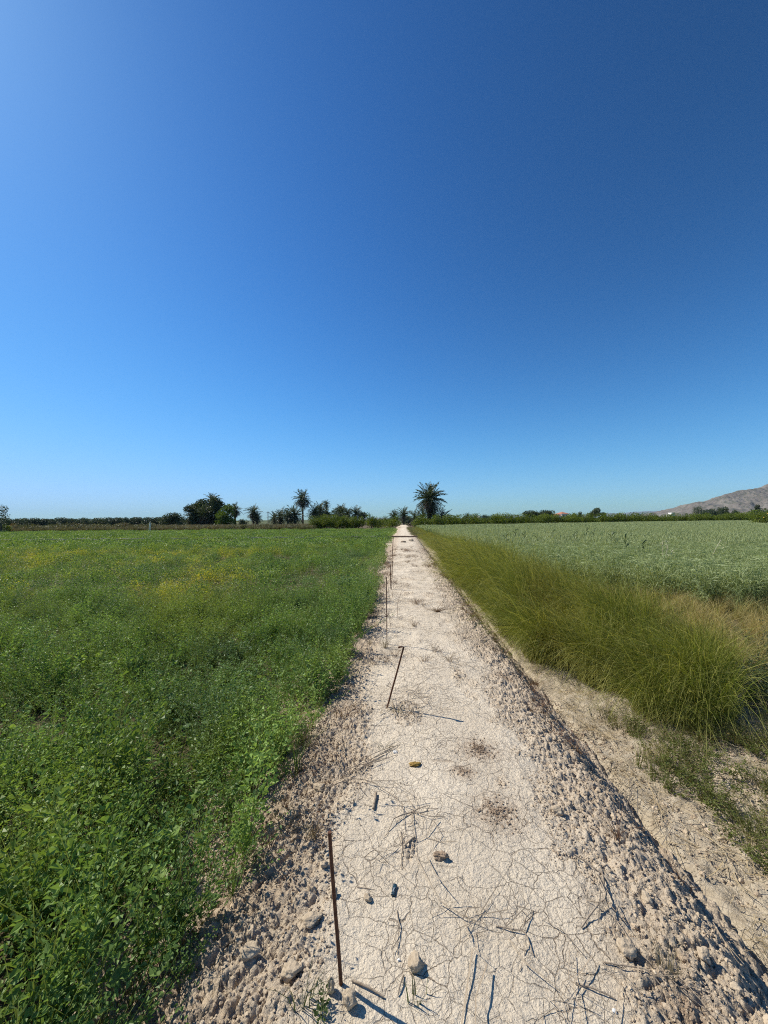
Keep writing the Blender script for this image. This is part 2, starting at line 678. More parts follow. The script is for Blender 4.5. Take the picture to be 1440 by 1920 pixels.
def ridge_mesh(name, pts, Y0, depth_front, depth_back, nx, ny, amp, seed, mat):
    """a range whose crest passes through heights given at photo columns, with slopes to the front and back"""
    xs = np.array([(p[0] - 720) / 721 * Y0 for p in pts])
    hs = np.array([p[1] / 721 * Y0 for p in pts])
    X = np.linspace(xs[0], xs[-1], nx)
    H = np.interp(X, xs, hs)
    v = np.linspace(-1, 1, ny)
    XX, VV = np.meshgrid(X, v)
    HH = np.broadcast_to(H, XX.shape)
    sh = np.where(VV < 0, np.clip(1 + VV, 0, 1) ** 1.35, np.clip(1 - VV, 0, 1))
    YY = Y0 + np.where(VV < 0, VV * depth_front, VV * depth_back)
    k_ = Y0 / 3600 if Y0 < 5000 else 1.0
    gull = np.abs(fbm(XX / (260 * k_), YY / (420 * k_), seed, 5, 0.55))
    Z = HH * sh - amp * gull * (np.sin(np.clip(sh, 0, 1) * math.pi) + 0.05) * np.clip(HH / 120, 0, 1) + amp * 0.16 * fbm(XX / (60 * k_), YY / (60 * k_), seed + 9, 4) * np.clip(HH / 60, 0, 1) * sh - 2
    # nearer slopes look higher through the lens: keep the crest as the skyline
    lim = EYE + (HH * 1.005) * YY / Y0
    Z = np.where(VV < -0.03, np.minimum(Z, lim * 0.97), Z)
    V = np.stack([XX, YY, Z], -1).reshape(-1, 3)
    i = np.arange(ny - 1)[:, None] * nx + np.arange(nx - 1)[None]
    F = np.stack([i, i + 1, i + nx + 1, i + nx], -1).reshape(-1)
    return link_mesh(name, make_mesh(name, V, F, np.full((nx - 1) * (ny - 1), 4), None, False), mat)


M_ROCK = mountain_mat()
mt = ridge_mesh("mountain", [(1225, 0), (1243, 3), (1257, 9.5), (1281, 18), (1301, 28.5), (1311, 30), (1319, 27.5), (1331, 28), (1342, 36), (1365, 45), (1395, 52), (1408, 53.5), (1431, 55), (1440, 61), (1475, 78), (1520, 82), (1580, 95), (1680, 70), (1800, 50), (1900, 0)],
                2000, 520, 520, 420, 90, 45, 71, M_ROCK)
tag(mt, "bare grey rocky mountain rising at the right edge", "mountain", kind='structure')
hl = ridge_mesh("hills", [(640, 0), (700, 3.5), (760, 1.5), (880, 2), (930, 5), (965, 6), (1000, 3), (1090, 4), (1133, 9), (1165, 8.5), (1190, 11), (1215, 12), (1235, 12.5), (1262, 9), (1330, 12), (1500, 6), (1600, 0)],
                12000, 900, 900, 260, 30, 60, 81, M_ROCK)
tag(hl, "low blue hills far off along the horizon", "hills", kind='structure')

# ------------------------------------------------------------------ plant templates
def stems_curve(n, h, spread, R, k=4, base_r=0.03, power=1.5):
    az = R.uniform(0, 2 * math.pi, n)
    lean = R.uniform(0.1, 1.0, n) * spread
    t = np.linspace(0, 1, k)[None, :, None]
    b = np.stack([np.cos(az), np.sin(az), 0 * az], -1)
    P0 = b * R.uniform(0, base_r, (n, 1))
    hh = (h * R.uniform(0.65, 1.1, n))[:, None, None]
    C = P0[:, None] + b[:, None] * (lean[:, None, None] * hh * t ** power) + np.array([0, 0, 1.0]) * hh * (t - 0.18 * lean[:, None, None] * t ** 2)
    return C, az


def clump_leafy(seed, h=0.34, n=9, nodes=9, leaf=0.024, spread=0.7, stem_w=0.003, ratio=0.55, lf=3):
    R = np.random.RandomState(seed)
    t = T()
    C, az = stems_curve(n, h, spread, R, 5, 0.04)
    W = np.linspace(stem_w, stem_w * 0.5, 5)[None].repeat(n, 0)
    blades(t, C, W, 1.0, R)
    u = np.linspace(0.2, 1.0, nodes)
    P, D, LL = [], [], []
    for i in range(n):
        for q in u:
            f = q * 4
            a = int(min(3, f))
            p = C[i, a] + (C[i, a + 1] - C[i, a]) * (f - a)
            th = R.uniform(0, 6.28)
            for m in range(lf):
                d = np.array([math.cos(th + (m - 1) * 0.8), math.sin(th + (m - 1) * 0.8), R.uniform(-0.35, 0.75)])
                P.append(p + d * leaf * 0.5)
                D.append(d)
                LL.append(leaf * R.uniform(0.6, 1.25) * (1.15 - 0.5 * q))
    LL = np.array(LL)
    leaves(t, np.array(P), np.array(D), LL, LL * ratio, R, 0.22, 0.0, 0.06)
    return t.done()


def clump_mallow(seed, n=14, r=0.13, leaf=0.024):
    R = np.random.RandomState(seed)
    t = T()
    C, az = stems_curve(n, 0.2, 1.2, R, 4, 0.02)
    blades(t, C, np.full((n, 4), 0.0028), 0.6, R)
    for i in range(n):
        c = C[i, -1]
        nrm = unit(np.array([math.cos(az[i]) * 0.5, math.sin(az[i]) * 0.5, 1]) + R.normal(size=3) * 0.35)
        e1 = unit(np.cross(nrm, [0.3, 0.5, 0.1]))
        e2 = np.cross(nrm, e1)
        rr = leaf * R.uniform(0.45, 1.0)
        m = 9
        ang = np.linspace(0.25, 2 * math.pi - 0.25, m)
        rad = rr * (1 + 0.16 * np.cos(ang * 5)) * np.where(np.arange(m) % 2 == 0, 1, 0.86)
        rim = c + rad[:, None] * (np.cos(ang)[:, None] * e1 + np.sin(ang)[:, None] * e2) + nrm * (0.18 * rr * np.cos(ang * 3)[:, None] + 0.15 * rr)
        V = np.vstack([c[None], rim])
        t.add(V, [[0, j, j + 1] for j in range(1, m)], 0.0)
    return t.done()


def tuft_grass(seed, n=24, h=0.35, w=0.004, spread=0.8, k=4, power=2.0):
    R = np.random.RandomState(seed)
    t = T()
    C, az = stems_curve(n, h, spread, R, k, 0.035, power)
    W = w * np.linspace(1, 0.15, k)[None] * R.uniform(0.6, 1.2, (n, 1))
    a = np.linspace(0.0, 0.6, k)[None].repeat(n, 0)
    blades(t, C, W, a, R)
    return t.done()


def stalks(seed, n=5, h=0.6, w=0.0035):
    """upright flowering stalks with small side pods and a few narrow leaves"""
    R = np.random.RandomState(seed)
    t = T()
    C, az = stems_curve(n, h, 0.28, R, 5, 0.05)
    blades(t, C, w * np.linspace(1, 0.45, 5)[None].repeat(n, 0), 1.0, R)
    P, D = [], []
    for i in range(n):
        for q in np.linspace(0.35, 1.0, 12):
            f = q * 4
            a = int(min(3, f))
            p = C[i, a] + (C[i, a + 1] - C[i, a]) * (f - a)
            th = R.uniform(0, 6.28)
            P.append(p)
            D.append([math.cos(th), math.sin(th), 0.9])
    P, D = np.array(P), np.array(D)
    LL = R.uniform(0.012, 0.03, len(P))
    leaves(t, P, D, LL, LL * 0.3, R, 0.2, 0.55)
    return t.done()


def far_clump(seed, n, r, h, leaf, ratio=0.6, up=0.4, a_top=0.0):
    R = np.random.RandomState(seed)
    t = T()
    rr = r * np.sqrt(R.uniform(0, 1, n))
    an = R.uniform(0, 6.28, n)
    z = h * R.uniform(0.15, 1, n) ** 0.7 * (1 - 0.35 * (rr / r) ** 2)
    P = np.stack([rr * np.cos(an), rr * np.sin(an), z], -1)
    D = R.normal(size=(n, 3)) * np.array([1, 1, 0.5]) + np.array([0, 0, up])
    LL = leaf * R.uniform(0.6, 1.3, n)
    leaves(t, P, D, LL, LL * ratio, R, 0.2, a_top)
    return t.done()


def oat_clump(seed, n=9, h=0.82, k=4, heads=7, lw=0.011, spread=0.25, r=0.07):
    R = np.random.RandomState(seed)
    t = T()
    C, az = stems_curve(n, h, spread, R, k, r)
    blades(t, C, np.full((n, k), 0.0045), 0.3, R)
    B, Wd, P, D = [], [], [], []
    for i in range(n):
        for q in (0.25, 0.45, 0.65, 0.8):
            f = q * (k - 1)
            a = int(min(k - 2, f))
            p = C[i, a] + (C[i, a + 1] - C[i, a]) * (f - a)
            th = R.uniform(0, 6.28)
            d = np.array([math.cos(th), math.sin(th), 0])
            L = R.uniform(0.16, 0.3)
            B.append([p, p + d * L * 0.35 + [0, 0, L * 0.45], p + d * L * 0.75 + [0, 0, L * 0.5], p + d * L * 1.05 + [0, 0, L * 0.22]])
            Wd.append(np.array([0.7, 1, 0.8, 0.15]) * lw)
        tip = C[i, -1]
        for m in range(heads):
            th = R.uniform(0, 6.28)
            P.append(tip + np.array([math.cos(th) * 0.035, math.sin(th) * 0.035, -0.16 * m / heads + 0.02]))
            D.append([math.cos(th) * 0.6, math.sin(th) * 0.6, -0.8])
    blades(t, np.array(B), np.array(Wd), 0.0, R)
    P, D = np.array(P), np.array(D)
    LL = R.uniform(0.02, 0.03, len(P))
    leaves(t, P, D, LL, LL * 0.4, R, 0.2, 0.8)
    return t.done()


def bank_tussock(seed, n=90, h=0.62, w=0.003, k=7, reach=0.75, r=0.17):
    """fine grass in a mound: blades rise, then fall over, most of them to one side (template leans to -X)"""
    R = np.random.RandomState(seed)
    t = T()
    an = R.uniform(0, 6.28, n)
    rr = r * np.sqrt(R.uniform(0, 1, n))
    P0 = np.stack([rr * np.cos(an), rr * np.sin(an), 0 * an], -1)
    b = np.stack([np.cos(an) * rr / r * 0.9 - 0.75, np.sin(an) * rr / r * 0.9, 0 * an], -1) + R.normal(size=(n, 3)) * np.array([.25, .25, 0])
    hh = h * R.uniform(0.55, 1.1, n) * (1 - 0.25 * rr / r)
    re = reach * R.uniform(0.5, 1.15, n) * hh
    tt = np.linspace(0, 1, k)[None]
    drop = np.where(R.uniform(0, 1, n) < 0.5, R.uniform(0.65, 1.0, n), R.uniform(1.1, 1.75, n))[:, None]
    zz = hh[:, None] * (1.75 * tt - drop * tt ** 2.1)
    zz = np.maximum(zz, 0.01)
    C = P0[:, None] + b[:, None] * (re[:, None] * tt ** 1.4)[..., None] + np.array([0, 0, 1.0]) * zz[..., None]
    C[:, 1:] += R.normal(size=(n, k - 1, 3)) * 0.007
    W = w * np.linspace(1, 0.3, k)[None] * R.uniform(0.6, 1.3, (n, 1))
    dry = (R.uniform(0, 1, (n, 1)) < 0.10) * 0.65
    a = np.clip((tt ** 3).repeat(n, 0) * R.uniform(0, 1.1, (n, 1)) + dry + 0.25 * (1 - tt) ** 5, 0, 1)
    blades(t, C, W, a, R)
    return t.done()


def jitter_points(R, x0, x1, y0, y1, dens, keep):
    n = int((x1 - x0) * (y1 - y0) * dens)
    X, Y = R.uniform(x0, x1, n), R.uniform(y0, y1, n)
    m = keep(X, Y)
    return X[m], Y[m]


def wedge(X, Y, m=1.5, k=1.12):
    return np.abs(X) < k * Y + m


def place(tpls, X, Y, Z, R, smin, smax, tilt=0.12, wind=(0.0, 0.0), hmul=None, rz=None, tint=None):
    """split the points among several templates"""
    n = len(X)
    P = np.stack([X, Y, Z], -1)
    pick = R.randint(0, len(tpls), n)
    rz = R.uniform(0, 6.283, n) if rz is None else rz
    sc = R.uniform(smin, smax, n)
    S3 = np.stack([sc, sc, sc * (1 if hmul is None else hmul)], -1)
    tx = R.normal(0, tilt, n) + wind[0]
    ty = R.normal(0, tilt, n) + wind[1]
    tint = R.uniform(0, 1, n) if tint is None else tint
    return [(tpls[i], P[pick == i], rz[pick == i], tx[pick == i], ty[pick == i], S3[pick == i], tint[pick == i]) for i in range(len(tpls))]


# ------------------------------------------------------------------ left field
def left_keep(edge):
    def f(X, Y):
        s = X - PATH_SLOPE * Y
        e = edge + np.interp(Y, [1.2, 2.2, 5, 9, 30], [0, .18, .24, .32, .34]) + 0.17 * fbm(X * 0 + 0.3, Y * 1.1, 91, 3) + 0.05 * fbm(X * 3, Y * 3, 93, 2)
        return (s < e) & wedge(X, Y)
    return f


def lz(X, Y):
    return prof(X - PATH_SLOPE * Y) - 0.01


def mound(X, Y, f):
    """tall in the middle of each plant's patch, thin between patches"""
    d, v = worley(X * f + 0.25 * fbm(X * 2, Y * 2, 107, 2), Y * f + 0.25 * fbm(X * 2, Y * 2, 108, 2), 109)
    return (1.45 - 1.15 * d) * (0.7 + 0.6 * v), d


def lush(X, Y):
    return np.clip(0.86 + 0.55 * fbm(X * 0.35, Y * 0.35, 101, 3) + 0.6 * fbm(X * 1.1, Y * 1.1, 103, 3), 0.4, 1.7)


M_LEFT = foliage_mat("field_leaf", (0.066, 0.135, 0.026), (0.34, 0.49, 0.12), other=(0.58, 0.52, 0.06), stem=(0.16, 0.20, 0.06),
                     transl=0.38, rough=0.5, spec=0.28, patch_scale=0.35, patch_lo=0.48, patch_hi=0.60, hues=(((0.27, 0.32, 0.05), 0.45, 0.48, 0.66, 0.7), ((0.10, 0.18, 0.085), 0.8, 0.50, 0.66, 0.75)),
                     box={'X': (-34, -24, -5.0, -2.0), 'Y': (5.5, 8, 17, 25)})
near_t = [clump_leafy(s, h=0.40, n=9, nodes=11, leaf=lf, spread=sp) for s, lf, sp in ((1, .024, .5), (2, .02, .8), (3, .030, .6), (4, .022, .9), (5, .036, .7))]
small_t = [clump_leafy(s, h=0.22, n=6, nodes=8, leaf=.02) for s in (11, 12)]
mal_t = [clump_mallow(s) for s in (21, 22, 23)]
grs_t = [tuft_grass(s, 22, 0.40, 0.0045) for s in (31, 32)]
stk_t = [stalks(s) for s in (41, 42, 43)]
mid_t = [far_clump(s, 120, 0.20, 0.36, 0.036) for s in (51, 52, 53)]
far_t = [far_clump(s, 90, 0.5, 0.34, 0.085) for s in (61, 62)]
G = []
X, Y = jitter_points(R, -9, 0, 0.5, 8, 54, lambda X, Y: left_keep(-0.86)(X, Y) & (mound(X, Y, 1.9)[1] < 0.60))
G += place(near_t, X, Y, lz(X, Y), R, 0.75, 1.25, 0.2, (0.05, 0), np.clip(mound(X, Y, 1.9)[0] * (0.55 + 0.5 * lush(X, Y)), .35, 1.9))
X, Y = jitter_points(R, -9, 0, 0.5, 8, 12, left_keep(-0.78))
G += place(small_t, X, Y, lz(X, Y), R, 0.6, 1.1, 0.2)
X, Y = jitter_points(R, -7, 0, 0.5, 6, 9, left_keep(-0.90))
G += place(mal_t, X, Y, lz(X, Y), R, 0.8, 1.5, 0.2)
X, Y = jitter_points(R, -9, 0, 0.5, 9, 14, left_keep(-0.80))
G += place(grs_t, X, Y, lz(X, Y), R, 0.7, 1.15, 0.2)
X, Y = jitter_points(R, -25, 0, 8, 22, 18, lambda X, Y: left_keep(-0.92)(X, Y) & (mound(X, Y, 1.4)[1] < 0.62))
G += place(mid_t, X, Y, lz(X, Y), R, 0.7, 1.25, 0.14, (0, 0), np.clip(mound(X, Y, 1.4)[0] * (0.55 + 0.5 * lush(X, Y)), .35, 1.9))
X, Y = jitter_points(R, -25, 0, 8, 24, 3, left_keep(-0.88))
G += place(grs_t, X, Y, lz(X, Y), R, 0.9, 1.3, 0.2)
X, Y = jitter_points(R, -72, 2, 22, 62, 5.0, lambda X, Y: (X - PATH_SLOPE * Y < -1.1) & wedge(X, Y, 3))
G += place(far_t, X, Y, lz(X, Y), R, 0.8, 1.25, 0.1, (0, 0), np.clip(lush(X, Y), 0.6, 1.3))
o = scatter("leafy_weeds", G, M_LEFT)
tag(o, "dense green leafy weeds and clover covering the left field, yellowed in the middle", "weeds", kind='stuff')

M_STALK = foliage_mat("stalk_leaf", (0.11, 0.17, 0.045), (0.2, 0.25, 0.08), stem=(0.2, 0.26, 0.09), transl=0.2)
X, Y = jitter_points(R, -14, 0, 0.6, 13, 9, left_keep(-0.95))
o = scatter("tall_weed_stalks", place(stk_t, X, Y, lz(X, Y), R, 0.6, 1.15, 0.16), M_STALK)
tag(o, "thin tall green stalks with small pods standing above the left field weeds", "stalks", kind='stuff')

# ------------------------------------------------------------------ right: grass bank, oats, litter, low weeds
def bank_keep(X, Y):
    s = X - PATH_SLOPE * Y
    lo = np.interp(Y, [2.8, 3.0, 3.6, 4.2, 4.8, 6, 9, 14, 17, 40, 62], [3.0, 2.3, 2.25, 2.0, 1.75, 1.65, 1.65, 1.75, 2.1, 2.0, 1.9])
    hi = np.interp(Y, [2.8, 3.1, 4.0, 4.8, 5.5, 8, 12, 20, 62], [2.2, 2.5, 3.3, 3.9, 3.7, 3.4, 3.1, 3.0, 2.6])
    w = 0.12 * fbm(X * 1.2, Y * 1.2, 111, 3)
    gap = (np.abs(Y - 17.5) < 1.4) & (s < 2.5)
    return (s + w > lo) & (s + w < hi) & ~gap


M_BANK = foliage_mat("bank_grass", (0.060, 0.092, 0.010), (0.205, 0.25, 0.028), other=(0.22, 0.165, 0.035), stem=(0.56, 0.52, 0.15), transl=0.4, rough=0.55, spec=0.25,
                     patch_scale=0.9, patch_lo=0.50, patch_hi=0.68, hues=(((0.075, 0.095, 0.014), 0.55, 0.48, 0.64, 0.6),))
bk_near = [bank_tussock(s, 250, 1.05, 0.0038, 7, .62) for s in (1, 2, 3, 4)]
bk_far = [bank_tussock(s, 130, 1.12, 0.0075, 6, .8, .2) for s in (5, 6)]
G = []
X, Y = jitter_points(R, 1, 5, 2.5, 9, 28, bank_keep)
bh = lambda X, Y: np.clip(0.25 * fbm(X * 0.5, Y * 0.5, 121, 2) + 1.36 - 0.95 * worley(X * 1.3, Y * 1.3, 123)[0], 0.35, 1.5) * np.interp(Y, [2.8, 4.4], [0.5, 1.0])
G += place(bk_near, X, Y, prof(X - PATH_SLOPE * Y) - 0.02, R, 0.7, 1.15, 0.08, (-0.04, -0.04), bh(X, Y), R.normal(0.35, 0.5, len(X)))
X, Y = jitter_points(R, 1, 6, 9, 20, 21, bank_keep)
G += place(bk_far, X, Y, prof(X - PATH_SLOPE * Y) - 0.02, R, 0.85, 1.2, 0.1, (-0.1, -0.1), bh(X, Y), R.normal(0.35, 0.5, len(X)))
X, Y = jitter_points(R, 1, 7, 20, 62, 14, bank_keep)
G += place(bk_far, X, Y, prof(X - PATH_SLOPE * Y) - 0.02, R, 0.9, 1.2, 0.1, (-0.1, -0.1), np.interp(Y, [20, 24], [.8, .55]) * bh(X, Y), R.normal(0.35, 0.5, len(X)))
o = scatter("bank_grass", G, M_BANK)
tag(o, "tall fine olive green grass leaning over the ditch beside the path", "grass", kind='stuff')


def oat_edge(Y):
    return np.interp(Y, [3, 5, 6, 7, 8.5, 10.4, 14, 27, 62, 64, 100], [9.5, 8.4, 7.6, 6.4, 5.2, 4.4, 4.3, 4.7, 6.0, 6.0, 8.0])


def oat_far(X):
    return np.interp(X, [3, 12, 30, 60, 92, 140], [62, 63, 73, 86, 95, 99])


def oat_keep(X, Y):
    return (X > oat_edge(Y) + 0.25 * fbm(X * 0.7, Y * 0.7, 131, 3)) & (Y < oat_far(X)) & wedge(X, Y, 3)


M_OAT = foliage_mat("oat_leaf", (0.21, 0.27, 0.105), (0.38, 0.44, 0.19), other=(0.30, 0.34, 0.13), stem=(0.38, 0.42, 0.22), transl=0.36, rough=0.5, spec=0.35, patch_scale=0.15)
oat_near = [oat_clump(s) for s in (1, 2, 3, 4)]


def oat_patch(seed, n, r, h, lw):
    R = np.random.RandomState(seed)
    t = T()
    rr, an = r * np.sqrt(R.uniform(0, 1, n)), R.uniform(0, 6.28, n)
    P = np.stack([rr * np.cos(an), rr * np.sin(an), 0 * rr], -1)
    hh = h * R.uniform(0.75, 1.05, n)
    d = R.normal(size=(n, 3)) * 0.12
    d[:, 2] = 0
    top = P + d + np.array([0, 0, 1]) * hh[:, None]
    C = np.stack([P + [0, 0, 0.25 * h], (P + top) / 2 + [0, 0, .1 * h], top, top + d * 0.7 - [0, 0, 0.1]], 1)
    W = lw * np.array([0.6, 1.0, 0.8, 0.4])[None].repeat(n, 0)
    blades(t, C, W, np.array([0, 0, 0.5, 0.9])[None].repeat(n, 0), R)
    return t.done()


oat_mid = [oat_patch(s, 80, 0.26, 0.82, 0.017) for s in (11, 12, 13)]
oat_fart = [oat_patch(s, 110, 0.7, 0.82, 0.045) for s in (21, 22)]
oz = lambda X: np.full(len(X), -0.31)
oh = lambda X, Y: 0.97 + 0.09 * fbm(X * 0.25, Y * 0.25, 141, 3)
G = []
X, Y = jitter_points(R, 3.5, 20, 4, 16, 26, oat_keep)
G += place(oat_near, X, Y, oz(X), R, 0.9, 1.1, 0.09, (0.03, 0.02), oh(X, Y))
X, Y = jitter_points(R, 3.5, 48, 16, 40, 7.5, oat_keep)
G += place(oat_mid, X, Y, oz(X), R, 0.9, 1.15, 0.06, (0.03, 0.02), oh(X, Y))
X, Y = jitter_points(R, 4.5, 120, 40, 100, 1.9, oat_keep)
G += place(oat_fart, X, Y, oz(X), R, 0.9, 1.15, 0.05, (0.03, 0.02), oh(X, Y))
o = scatter("oat_crop", G, M_OAT)
tag(o, "blue green oat crop filling the field on the right", "oats", kind='stuff')


# dry yellowed grass between the bank and the oats
def dry_keep(X, Y):
    s = X - PATH_SLOPE * Y
    return (X < oat_edge(Y) + 0.9) & (s > np.interp(Y, [3, 4, 5.5, 12, 20], [4.6, 3.6, 3.3, 3.0, 2.9])) & (Y > 3.6) & wedge(X, Y) & (fbm(X * 0.9, Y * 0.9, 151, 3) > -0.22)


M_DRY = foliage_mat("dry_grass", (0.30, 0.25, 0.055), (0.56, 0.43, 0.14), other=(0.17, 0.22, 0.04), stem=(0.52, 0.43, 0.23), transl=0.3, rough=0.6, spec=0.2, patch_scale=0.8, patch_lo=0.46, patch_hi=0.6)
dry_t = [tuft_grass(s, 30, 0.42, 0.006, 0.9, 5) for s in (1, 2, 3)]
X, Y = jitter_points(R, 2, 9, 3.5, 24, 42, dry_keep)
o = scatter("dry_grass", place(dry_t, X, Y, np.full(len(X), -.31), R, 0.6, 1.15, 0.2, (-0.05, -0.05)), M_DRY)
tag(o, "yellow dried grass strip between the grass bank and the oats", "grass", kind='stuff')


# flat straw litter in the ditch and on the near right soil
def straw_tpl(seed, n=14):
    R = np.random.RandomState(seed)
    t = T()
    an = R.uniform(0, 6.28, n)
    L = R.uniform(0.05, 0.2, n)
    P = np.stack([R.uniform(-.08, .08, n), R.uniform(-.08, .08, n), R.uniform(0.0, 0.02, n)], -1)
    d = np.stack([np.cos(an), np.sin(an), R.normal(0, 0.12, n)], -1)
    q = np.stack([-np.sin(an), np.cos(an), 0 * an], -1)
    bend = R.normal(0, 0.18, n)[:, None]
    C = np.stack([P, P + d * L[:, None] * 0.5 + q * bend * L[:, None] + [0, 0, .004], P + d * L[:, None]], 1)
    C[..., 2] = np.maximum(C[..., 2], 0.002)
    W = np.array([1, 0.9, 0.5])[None] * R.uniform(0.002, 0.0042, (n, 1))
    blades(t, C, W, R.uniform(0, 1, (n, 1)) * np.ones((1, 3)), R, unit(q + [0, 0, .4]))
    return t.done()


def straw_keep(X, Y):
    s = X - PATH_SLOPE * Y
    return (s > 1.40) & (s < np.interp(Y, [0.8, 3, 4, 6], [4.2, 3.6, 2.6, 2.0])) & wedge(X, Y, 0.8)


def gzs(X, Y):
    return ground_z(X - PATH_SLOPE * Y, Y)


M_STRAW = foliage_mat("straw", (0.27, 0.195, 0.10), (0.50, 0.39, 0.22), stem=(0.40, 0.34, 0.24), transl=0.15, rough=0.65, spec=0.2)
X, Y = jitter_points(R, 1.4, 5, 0.7, 8, 60, straw_keep)
X2, Y2 = jitter_points(R, 1.4, 4, 8, 30, 22, lambda X, Y: (X - PATH_SLOPE * Y > 1.42) & (X - PATH_SLOPE * Y < 2.1))
X, Y = np.concatenate([X, X2]), np.concatenate([Y, Y2])
o = scatter("straw_litter", place([straw_tpl(s) for s in (1, 2, 3, 4)], X, Y, gzs(X, Y) + 0.004, R, 0.7, 1.4, 0.0), M_STRAW)
tag(o, "flattened dry straw lying in the shallow ditch", "straw", kind='stuff')

# low weeds on the near right
low_t = [clump_leafy(s, h=0.17, n=7, nodes=7, leaf=.018, spread=1.4) for s in (71, 72)] + [tuft_grass(s, 24, 0.18, 0.003, 1.1) for s in (73, 74)]


def low_keep(X, Y):
    s = X - PATH_SLOPE * Y
    return (s > 1.85 + 0.25 * fbm(X * 2, Y * 2, 161, 2)) & (s < 5) & (Y > 1.9 + 0.3 * fbm(X * 2, Y * 0, 165, 2)) & (Y < 3.7) & (fbm(X * 2.3, Y * 2.3, 163, 3) > -0.18) & wedge(X, Y, 0.8)


M_LOW = foliage_mat("low_weed_leaf", (0.085, 0.11, 0.02), (0.19, 0.22, 0.055), other=(0.30, 0.25, 0.09), stem=(0.22, 0.19, 0.08), transl=0.3, patch_scale=2.5, patch_lo=.5, patch_hi=.6)
X, Y = jitter_points(R, 1.6, 5, 1.5, 3.8, 170, low_keep)
o = scatter("low_weeds", place(low_t, X, Y, gzs(X, Y), R, 0.7, 1.3, 0.2), M_LOW)
tag(o, "low straggly green weeds on the bare soil at the right", "weeds", kind='stuff')

# dark green bushy weeds and a grey dead tangle at the far end of the bare soil
X, Y = jitter_points(R, 3.0, 6.5, 3.0, 5.2, 45, lambda X, Y: (X > 1.02 * Y - 0.35) & (X < 1.2 * Y + .6) & (fbm(X * 1.3, Y * 1.3, 171, 2) > -.1) & (Y > 3.6))
o = scatter("bushy_weeds", place(near_t, X, Y, np.full(len(X), -.31), R, 0.7, 1.1, 0.15), foliage_mat("bushy_weed_leaf", (0.04, 0.07, 0.03), (0.09, 0.13, 0.06), stem=(.1, .12, .06)))
tag(o, "dark green bushy weeds growing at the near end of the tall grass bank", "weeds", kind='stuff')

# ------------------------------------------------------------------ path clods and crumbs
def chip(V, R, planes):
    """radius factor of a ball broken off along random planes"""
    nn = unit(R.normal(size=(planes, 3)))
    c = R.uniform(0.55, 0.95, planes)
    dots = unit(V) @ nn.T
    return np.minimum(1.0, np.min(np.where(dots > 0.05, c / np.maximum(dots, 0.05), 9), 1))


def clod_tpl(seed, sub, rough=0.3):
    V, F = ico(sub)
    R = np.random.RandomState(seed)
    off = R.uniform(0, 50, 3)
    r = 1 + rough * (fbm(V[:, 0] * 1.3 + off[0], V[:, 1] * 1.3 + V[:, 2] * 1.7 + off[1], seed, 3)) + rough * 0.7 * fbm(V[:, 2] * 2.6 + off[2], V[:, 0] * 2.6 - V[:, 1] * 2.1, seed + 4, 2)
    W = V * (r * chip(V, R, 13))[:, None] * np.array([1, R.uniform(0.7, 1.0), R.uniform(0.6, 0.9)])
    t = T()
    t.add(W, F, 0.0)
    return t.done()


clods1 = [clod_tpl(s, 1, 0.55) for s in range(5)]
clods2 = [clod_tpl(s, 2, 0.55) for s in range(10, 16)]


def soil_instance_mat():
    k = Nodes("clod_soil")
    tint, pos = k.attr('tint'), k.pos()
    c = k.mix(k.math('ADD', k.math('MULTIPLY', tint, .7), k.math('MULTIPLY', k.noise(30, 3, vec=pos), .4)), (0.29, 0.215, 0.15), (0.58, 0.475, 0.345))
    return k.finish(k.principled(c, 0.95, 0.1, k.bump(k.noise(150, 4, .65, vec=pos), .6, .008)))


M_CLODS = soil_instance_mat()


def path_top(X, Y):
    return path_z(X - PATH_SLOPE * Y, Y)


def clod_pts(dens, y0, y1, thr):
    def keep(X, Y):
        s = X - PATH_SLOPE * Y
        r = rough_of(s, Y)
        return (s > -1.12) & (s < 1.33) & (r * (0.55 + 0.9 * fbm(s * 2.2, Y * 2.2, 181, 2) + 0.3) > thr)
    return jitter_points(R, -1.2, 1.5 + PATH_SLOPE * y1, y0, y1, dens, keep)


G = []
for dens, y0, y1, thr, tp, s0, s1 in ((50, 0.8, 4.5, 0.4, clods2, 0.008, 0.024), (4500, 0.8, 3.2, 0.25, clods1, 0.003, 0.010), (600, 3.2, 8, 0.3, clods1, 0.005, 0.014),
                                      (4, 0.8, 9, 0.5, clods2, 0.018, 0.032), (60, 8, 22, 0.4, clods1, 0.010, 0.025), (500, 0.8, 3.5, 0.0, clods1, 0.0015, 0.006)):
    X, Y = clod_pts(dens, y0, y1, thr)
    sc = s0 + (s1 - s0) * R.uniform(0, 1, len(X)) ** 2.2
    tmp = place(tp, X, Y, path_top(X, Y) + sc * 0.25, R, 1, 1, 0.0)
    out = []
    for (tpl, P, rz, tx, ty, S3, ti) in tmp:
        q = s0 + (s1 - s0) * R.uniform(0, 1, len(P)) ** 2.2
        out.append((tpl, P, rz, tx, ty, S3 * q[:, None], ti))
    G += out
for dens, s0, s1, tp in ((2000, 0.003, 0.011, clods1), (110, 0.008, 0.024, clods2)):      # crumbs on the ditch floor
    X, Y = jitter_points(R, 1.35, 4.2, 0.8, 3.6, dens, lambda X, Y: (X - PATH_SLOPE * Y > 1.38) & wedge(X, Y, .3) & (fbm(X * 2.5, Y * 2.5, 185, 3) > -.15))
    for (tpl, P, rz, tx, ty, S3, ti) in place(tp, X, Y, gzs(X, Y) + .003, R, 1, 1, 0.0):
        G.append((tpl, P, rz, tx, ty, S3 * (s0 + (s1 - s0) * R.uniform(0, 1, len(P)) ** 2.2)[:, None], ti))
o = scatter("soil_clods", G, M_CLODS)
